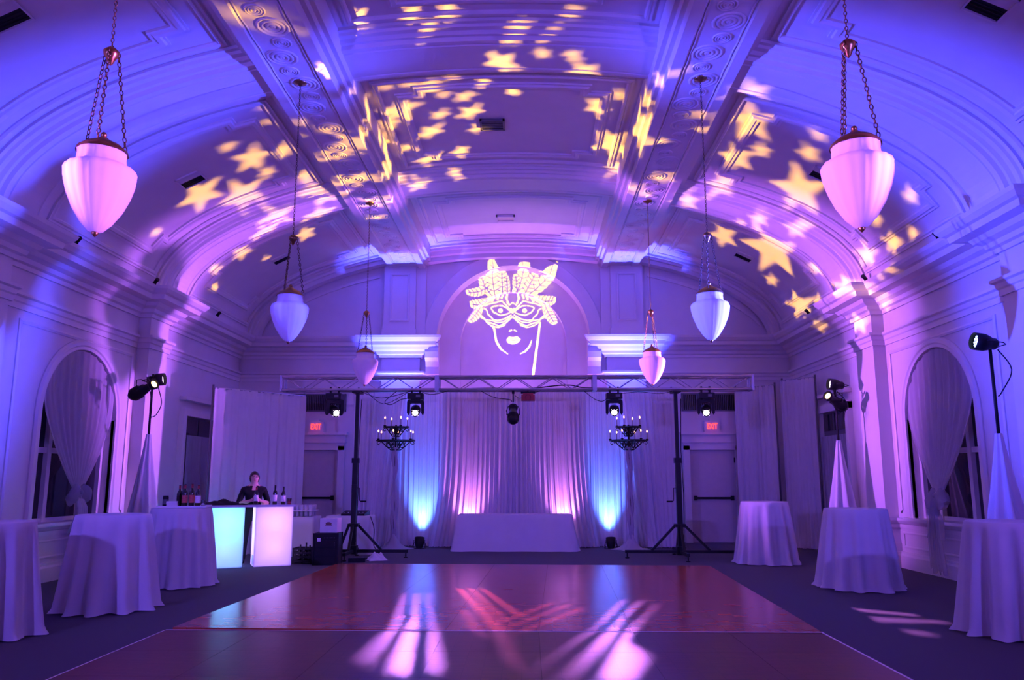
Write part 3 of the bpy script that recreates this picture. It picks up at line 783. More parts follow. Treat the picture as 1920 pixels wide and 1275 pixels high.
# ------------------------------------------------------------------ stage light fixtures
def star_poly(cx, cy, a, b, c, d, rot=0, k=.40):
    out = []
    for i in range(10):
        r = 1 if i % 2 == 0 else k; u, v = r*math.cos(rot+i*PI/5), r*math.sin(rot+i*PI/5)
        out.append((cx+a*u+b*v, cy+c*u+d*v))
    return out
def raster(polys, cuts, h, n):
    """open pattern of a gobo plate as an n x n boolean grid over [-h, h]"""
    g = np.zeros((n, n), bool); c = (np.arange(n)+.5)/n*2*h-h
    for val, lst in ((True, polys), (False, cuts)):
        for pl in lst:
            p = np.array(pl); x0, x1 = p[:, 0].min(), p[:, 0].max(); y0, y1 = p[:, 1].min(), p[:, 1].max()
            ix = np.where((c >= x0) & (c <= x1))[0]; iy = np.where((c >= y0) & (c <= y1))[0]
            if not len(ix) or not len(iy): continue
            X, Y = np.meshgrid(c[ix], c[iy]); ins = np.zeros(X.shape, bool); j = len(p)-1
            for i in range(len(p)):
                xi, yi, xj, yj = p[i, 0], p[i, 1], p[j, 0], p[j, 1]
                if yi != yj: ins ^= ((yi > Y) != (yj > Y)) & (X < (xj-xi)*(Y-yi)/(yj-yi)+xi)
                j = i
            sub = g[np.ix_(iy, ix)]; sub[ins] = val; g[np.ix_(iy, ix)] = sub
    return g
def gobo_mesh(g, h, d):
    n = g.shape[0]; m = MB(); s = 2*h/n; prev = {}; 
    rows = []
    for r in range(n):
        op = ~g[r]; e = np.flatnonzero(np.diff(np.concatenate([[0], op.view(np.int8), [0]]))); rows.append([tuple(e[i:i+2]) for i in range(0, len(e), 2)])
    live = {}
    def flush(k, r0, r1):
        a, b = k; m.add([(-h+a*s, -h+r0*s, -d), (-h+b*s, -h+r0*s, -d), (-h+b*s, -h+r1*s, -d), (-h+a*s, -h+r1*s, -d)], [(0,1,2,3)])
    for r in range(n+1):
        cur = set(rows[r]) if r < n else set()
        for k in list(live):
            if k not in cur: flush(k, live.pop(k), r)
        for k in cur: live.setdefault(k, r)
    return m
GD, GH = .06, .055
def profile_spot(loc, target, label, polys, cuts, power, color, n=700, soft=.00036, glowm=None, group=None, gh=GH):
    t = thing('profile_spotlight', label, 'spotlight', (0, 0, 0), 0, group); aim(t, loc, target)
    glowm = glowm or G_STAR
    MB().lathe([(.075, -.075), (.082, -.075), (.085, -.02), (.07, .0), (.062, .02), (.062, .14), (.085, .15), (.085, .22), (.10, .24), (.10, .40), (.06, .46), (.001, .46)], 20).build('barrel', M_BLACKM, t)
    m = MB()
    for k in range(5): m.lathe([(.104, .26+k*.028), (.112, .265+k*.028), (.104, .27+k*.028)], 20)
    m.build('cooling_fins', M_BLACK, t)
    m = MB(); m.box((0, 0, .185), (.24, .012, .012)); m.box((.12, 0, .185), (.02, .03, .03)); m.box((-.12, 0, .185), (.02, .03, .03)); m.build('shutter_handles', M_BLACK, t)
    MB().lathe([(.0765, -.078), (.092, -.078), (.092, -.07), (.0765, -.07)], 20).build('front_ring', M_BLACK, t)
    MB().lathe([(.001, .012), (.06, .012)], 24).build('inner_lens', glowm, t)
    gobo_mesh(raster(polys, cuts, gh, n), gh, GD).build('gobo_lens', glowm, t)
    MB().lathe([(gh*.99, -GD-.001), (.078, -GD-.001)], 24).build('lens_bezel', M_BLACK, t)
    yk = MB(); yk.tube([(.115, 0, .17), (.13, .07, .17), (.10, .16, .17), (0, .18, .17), (-.10, .16, .17), (-.13, .07, .17), (-.115, 0, .17)], .008, 6); yk.build('yoke', M_BLACKM, t)
    spot('profile_beam', power, color, 2*math.degrees(math.atan(gh/GD))*.985, .0, soft, t)
    return t
def par(loc, target, label, power, color, deg, glowm, blend=.5, soft=.06, group=None, name='par_light', oval=1):
    t = thing(name, label, 'spotlight', (0, 0, 0), 0, group); aim(t, loc, target)
    MB().lathe([(.098, -.06), (.105, -.06), (.105, .06), (.09, .11), (.07, .15), (.07, .19), (.05, .22), (.001, .22)], 20).build('can', M_BLACKM, t)
    MB().lathe([(.001, -.004), (.098, -.004)], 20).build('lens_plate', M_GREY, t)
    m = MB()
    for rr, nn in ((0, 1), (.035, 6), (.072, 12)):
        for k in range(nn):
            a = 2*PI*k/nn; m.lathe([(.001, -.014), (.010, -.012), (.0145, -.006)], 8, (rr*math.cos(a), rr*math.sin(a), 0))
    m.build('led_cluster', glowm, t)
    m = MB(); m.tube([(.115, 0, .04), (.135, 0, .10), (.135, 0, .22), (.06, 0, .29), (-.06, 0, .29), (-.135, 0, .22), (-.135, 0, .10), (-.115, 0, .04)], .007, 6); m.build('yoke', M_BLACKM, t)
    if power: spot('par_beam', power, color, deg, blend, soft, t, (0, 0, -.07)).scale = (oval, 1, 1)   # oval lens
    return t
def light_stand(x, y, h, label, cover, lean=0, seed=1):
    t = thing('light_stand', label, 'stand', (x, y, 0), seed*.9)
    MB().cyl((0, 0, .02), (0, 0, h*.55), .026).build('lower_tube', M_BLACKM, t)
    MB().cyl((0, 0, h*.55), (0, 0, h), .019).build('upper_tube', M_BLACKM, t)
    MB().cyl((0, 0, h*.55-.04), (0, 0, h*.55+.04), .034).build('collar', M_BLACKM, t)
    MB().cyl((-.05, 0, h-.05), (.05, 0, h-.05), .013).build('top_spigot', M_BLACKM, t)
    for k in range(3):
        a = 2*PI*k/3+.4
        MB().tube([(0, 0, .55), (.42*math.cos(a), .42*math.sin(a), .015)], .012, 6).build('leg', M_BLACKM, t)
        MB().tube([(0, 0, .12), (.28*math.cos(a), .28*math.sin(a), .20)], .008, 6).build('brace', M_BLACKM, t)
    rr = random.Random(seed); ph = [rr.uniform(0, 6.28) for _ in range(4)]; P = []
    for k in range(48):
        a = 2*PI*k/48; col = []
        for j in range(13):
            q = j/12; r = .035+.30*q**1.1+(.03+.05*q)*(.2+q)*math.sin(7*a+ph[0])+.02*math.sin(13*a+ph[1])*q
            col.append((max(.03, r)*math.cos(a), max(.03, r)*math.sin(a), cover*(1-q)+.01))
        P.append(col)
    MB().grid(P, True, True).build('fabric_cover', M_LINEN, t)
    return t
STARS_L = []   # gobo-space stars (x, y, radius, rotation): bar-side fixture
STARS_R = []   # fixture opposite the bar
MASK_POLYS, MASK_CUTS = [], []
BEAMS = [[], [], [], []]
# slide patterns of the projectors, in metres on the slide
STARS_L = [(-0.00356, -4e-05, -0.00146, -0.00219, -0.00077, 0.00031, 3.9), (-0.01011, 0.00074, -0.00214, -0.00372, -0.00122, 0.00048, 4.1), (-0.01538, -0.0, -0.00081, -0.00174, -0.00056, 0.00018, 4.3), (-0.01796, 0.00128, -0.00167, -0.0035, -0.00101, 0.00042, 4.0), (-0.0102, -0.00261, -0.00058, -0.00135, -0.00052, 8e-05, 4.2), (-0.01368, -0.00251, -0.00069, -0.0018, -0.00067, 0.0001, 3.9), (-0.02138, -0.00285, -0.00146, -0.00573, -0.00199, 0.00023, 4.1), (-0.01116, -0.00643, -0.00092, -0.00044, -0.00028, 0.00025, 3.38), (-0.01332, -0.00861, -0.00115, -0.00087, -0.00055, 0.00039, 3.08), (-0.01945, -0.00805, -0.00111, -0.00088, -0.00048, 0.00035, 3.28), (-0.02566, 0.00204, -0.00153, -0.00373, -0.00096, 0.00044, 3.9), (-0.03142, 0.00365, -0.0014, -0.00346, -0.00075, 0.00048, 4.1), (-0.00626, 0.00175, -0.00075, -0.00111, -0.00033, 0.0002, 4.3), (-0.0301, -0.00166, -0.0006, -0.00262, -0.00075, 0.00016, 4.0), (-0.03356, -0.00045, -0.00041, -0.00165, -0.00043, 0.00013, 4.2), (-0.04329, 0.00164, -0.00134, -0.0058, -0.00136, 0.0005, 3.9), (-0.03979, -0.00288, -0.00053, -0.01029, -0.00312, 0.00026, 4.1), (-0.05016, -0.00418, 0.00038, -0.00294, -0.00092, -0.0, 4.3), (-0.03614, -0.00709, 0.00061, -0.00243, -0.001, -0.00012, 4.0), (-0.02917, -0.01164, 0.00592, -0.00151, -0.00247, -0.00072, 4.2), (-0.04819, -0.00876, 0.00353, -0.00492, -0.00235, -0.00051, 3.9), (-0.04154, -0.00977, 0.00132, -0.0016, -0.00087, -0.00022, 4.1), (-0.04422, -0.01257, -0.00058, -0.0035, -0.00066, -0.00016, 4.3), (-0.03312, -0.01485, -0.00104, -0.00368, -0.0011, 0.00068, 3.08), (-0.0273, -0.01407, -0.00197, -0.00149, -0.00076, 0.00033, 3.28), (-0.02651, -0.01324, -0.0011, -0.00023, -9e-05, 6e-05, 2.98), (-0.02498, -0.00957, -0.00157, -0.00216, -0.00109, 0.00068, 3.18), (-0.01999, -0.01025, -0.00101, -0.00153, -0.00087, 0.00051, 3.38), (-0.01665, -0.01067, -0.00051, -0.00081, -0.0005, 0.00028, 3.08), (-0.02076, -0.01236, 0.00139, -0.00138, -0.00081, 0.00036, 3.28), (-0.02284, -0.01249, -0.00048, -0.00049, -0.00025, 0.00013, 2.98), (-0.02847, -0.00434, -0.00027, -0.00284, -0.00098, 4e-05, 4.1), (0.00595, 0.01159, -0.00275, -0.00191, -0.00072, 0.00079, 6.16), (0.00123, 0.00754, -0.00209, -0.00185, -0.00075, 0.00052, 1.25), (0.00463, 0.00777, -0.00111, -0.00088, -0.00038, 0.00027, 2.62), (0.00595, 0.00918, -0.00103, -0.00075, -0.00031, 0.00027, 3.99), (-0.00599, 0.00756, -0.00105, -0.00101, -0.00027, 0.0003, 5.36), (-0.00373, 0.00425, -0.00163, -0.00169, -0.00048, 0.00044, 0.45), (0.00019, 0.00309, -0.00118, -0.00116, -0.00036, 0.0003, 1.82), (0.00233, 0.00189, -0.00074, -0.00087, -0.00027, 0.0002, 4.2), (-0.00848, 0.00913, -0.00216, -0.0021, -0.00049, 0.00065, 4.56), (-0.01, 0.00466, -0.00393, -0.00466, -0.00114, 0.00112, 5.93), (-0.01877, 0.00922, -0.00379, -0.00454, -0.00092, 0.00118, 1.02), (-0.02612, 0.00984, -0.00182, -0.00244, -0.00045, 0.00058, 2.39), (-0.02251, 0.00427, -0.00153, -0.00239, -0.00053, 0.00045, 3.76), (-0.02615, 0.00592, -0.00137, -0.00213, -0.00039, 0.00044, 5.13), (-0.02888, 0.00569, -0.00119, -0.00197, -0.00037, 0.00038, 0.22), (0.00943, 0.00793, -0.00094, -0.00083, -0.00039, 0.00024, 1.59), (0.00991, 0.01033, -0.00141, -0.00118, -0.0005, 0.00043, 2.96), (0.00818, 0.00873, -0.00071, -0.00066, -0.00028, 0.0002, 4.33), (0.00085, 0.01528, -0.00111, -0.0008, -0.00026, 0.00035, 5.7), (-0.00297, 0.01394, -0.00129, -0.00106, -0.00035, 0.00039, 0.79), (0.01558, 0.01368, -0.00159, -0.00099, -0.00045, 0.00052, 2.16), (0.01517, 0.01489, -0.00123, -0.00077, -0.00033, 0.00043, 3.53), (0.01787, 0.01556, -0.00157, -0.00086, -0.0004, 0.00054, 4.9), (0.02189, 0.01883, -0.00256, -0.0011, -0.00052, 0.00094, 6.27)]
STARS_R = [(0.00184, 0.00654, -0.00095, 0.00057, 0.00023, 0.00022, 0.0), (0.00472, 0.00594, -0.00225, 0.00152, 0.00061, 0.00053, 1.37), (0.00581, 0.00722, -0.00099, 0.00067, 0.00025, 0.00024, 2.74), (0.00527, 0.00842, -0.0016, 0.00103, 0.00036, 0.00041, 4.11), (0.0105, 0.0081, -0.0015, 0.00114, 0.00039, 0.00039, 5.48), (0.00871, 0.00971, -0.00233, 0.00161, 0.0005, 0.00064, 0.57), (0.01524, 0.00852, -0.00223, 0.00192, 0.00064, 0.00061, 1.94), (0.01267, 0.01142, -0.00182, 0.00135, 0.00037, 0.00054, 3.31), (0.005, 0.00497, -0.00086, 0.0006, 0.00026, 0.00019, 4.68), (0.00618, 0.00408, -0.00081, 0.00061, 0.00028, 0.00017, 6.05), (0.00474, 0.00085, -0.00067, 0.00055, 0.00027, 0.00013, 1.14), (0.00948, 0.00276, -0.0018, 0.00161, 0.00071, 0.0004, 2.51), (0.01054, 0.00554, -0.00282, 0.00233, 0.00092, 0.00069, 3.88), (0.01386, 0.00559, -0.0015, 0.00136, 0.00053, 0.00037, 5.25), (0.01303, 0.00143, -0.00206, 0.00227, 0.00093, 0.00051, 0.34), (0.01537, 0.00441, -0.00129, 0.00131, 0.00051, 0.00033, 1.71), (0.01894, 0.00544, -0.00236, 0.00256, 0.00094, 0.00065, 3.08), (0.02031, 0.0079, -0.0013, 0.00131, 0.00045, 0.00037, 4.45), (0.02272, 0.00535, -0.00235, 0.00292, 0.00098, 0.00072, 5.82), (0.02385, 0.01024, -0.00224, 0.00231, 0.00068, 0.0007, 0.91), (0.02073, 0.01214, -0.00193, 0.00173, 0.00045, 0.00061, 2.28), (0.02806, 0.01287, -0.00153, 0.00163, 0.00039, 0.00054, 3.65), (0.03148, 0.00989, -0.00215, 0.00279, 0.00076, 0.00077, 5.02), (0.02964, 0.00853, -0.00106, 0.00137, 0.00042, 0.00035, 0.11), (0.03353, 0.00559, -0.00213, 0.00371, 0.00117, 0.0008, 1.48), (0.02505, 0.00293, -0.00191, 0.00293, 0.00111, 0.00058, 2.85), (0.01615, 0.00123, -0.00135, 0.00211, 0.00058, 0.00045, 4.22), (0.04198, 0.00688, -0.00098, 0.00207, 0.00061, 0.00043, 5.59), (0.02343, 0.00342, -0.00114, 0.00161, 0.00058, 0.00035, 0.68), (-0.00286, -0.00398, -0.00088, 0.00086, 0.00042, 0.00014, 2.05), (-0.00339, -0.00345, -0.00129, 0.0012, 0.00056, 0.00023, 3.42), (-0.002, -0.00311, -0.00045, 0.00044, 0.0002, 8e-05, 4.79), (-0.00335, -0.0027, -0.00043, 0.00039, 0.00017, 9e-05, 6.16), (0.01738, -0.00284, -0.00055, 0.00117, 0.00048, 0.0001, 1.25), (0.02047, -0.00161, -0.00142, 0.00312, 0.00116, 0.00034, 2.62), (0.01939, 0.00014, -0.0011, 0.002, 0.00068, 0.0003, 3.99), (0.01351, -0.00089, -0.0004, 0.00063, 0.00023, 9e-05, 5.36), (0.01073, -0.00109, -0.00058, 0.00084, 0.00029, 0.00015, 0.45), (0.02423, -0.00075, -0.00067, 0.00158, 0.00055, 0.00019, 1.82), (0.02555, -0.00493, -0.00067, 0.00385, 0.0017, 9e-05, 3.19), (0.02855, -0.00234, -0.00127, 0.00472, 0.00173, 0.00037, 4.56), (0.03559, -0.00087, -0.0011, 0.00477, 0.0015, 0.00049, 5.93), (0.03151, 0.00246, -0.00187, 0.00448, 0.00123, 0.00073, 1.02), (0.0389, 0.00268, -0.00158, 0.00493, 0.00126, 0.00076, 2.39), (0.02697, 0.00184, -0.00112, 0.00239, 0.00071, 0.00038, 3.76), (0.01152, 0.00016, -0.00094, 0.00132, 0.0004, 0.00028, 5.13), (0.01764, 0.00116, -0.0013, 0.00214, 0.0006, 0.00043, 0.22), (0.02846, -0.00889, 0.00025, 0.00091, 0.00054, -9e-05, 1.59), (0.04552, -0.00355, 0.00025, 0.00333, 0.00125, 0.0001, 2.96), (0.04476, -0.00667, 0.00078, 0.00217, 0.00104, -0.0001, 4.33), (0.04975, -0.00792, 0.00095, 0.00146, 0.00078, -0.00013, 5.7), (0.03962, -0.00177, -0.00057, 0.00439, 0.00144, 0.00035, 0.79), (0.04873, 0.00298, -0.00087, 0.00418, 0.00111, 0.00053, 2.16), (0.0531, -0.00113, 6e-05, 0.00183, 0.0006, 0.0001, 3.53)]
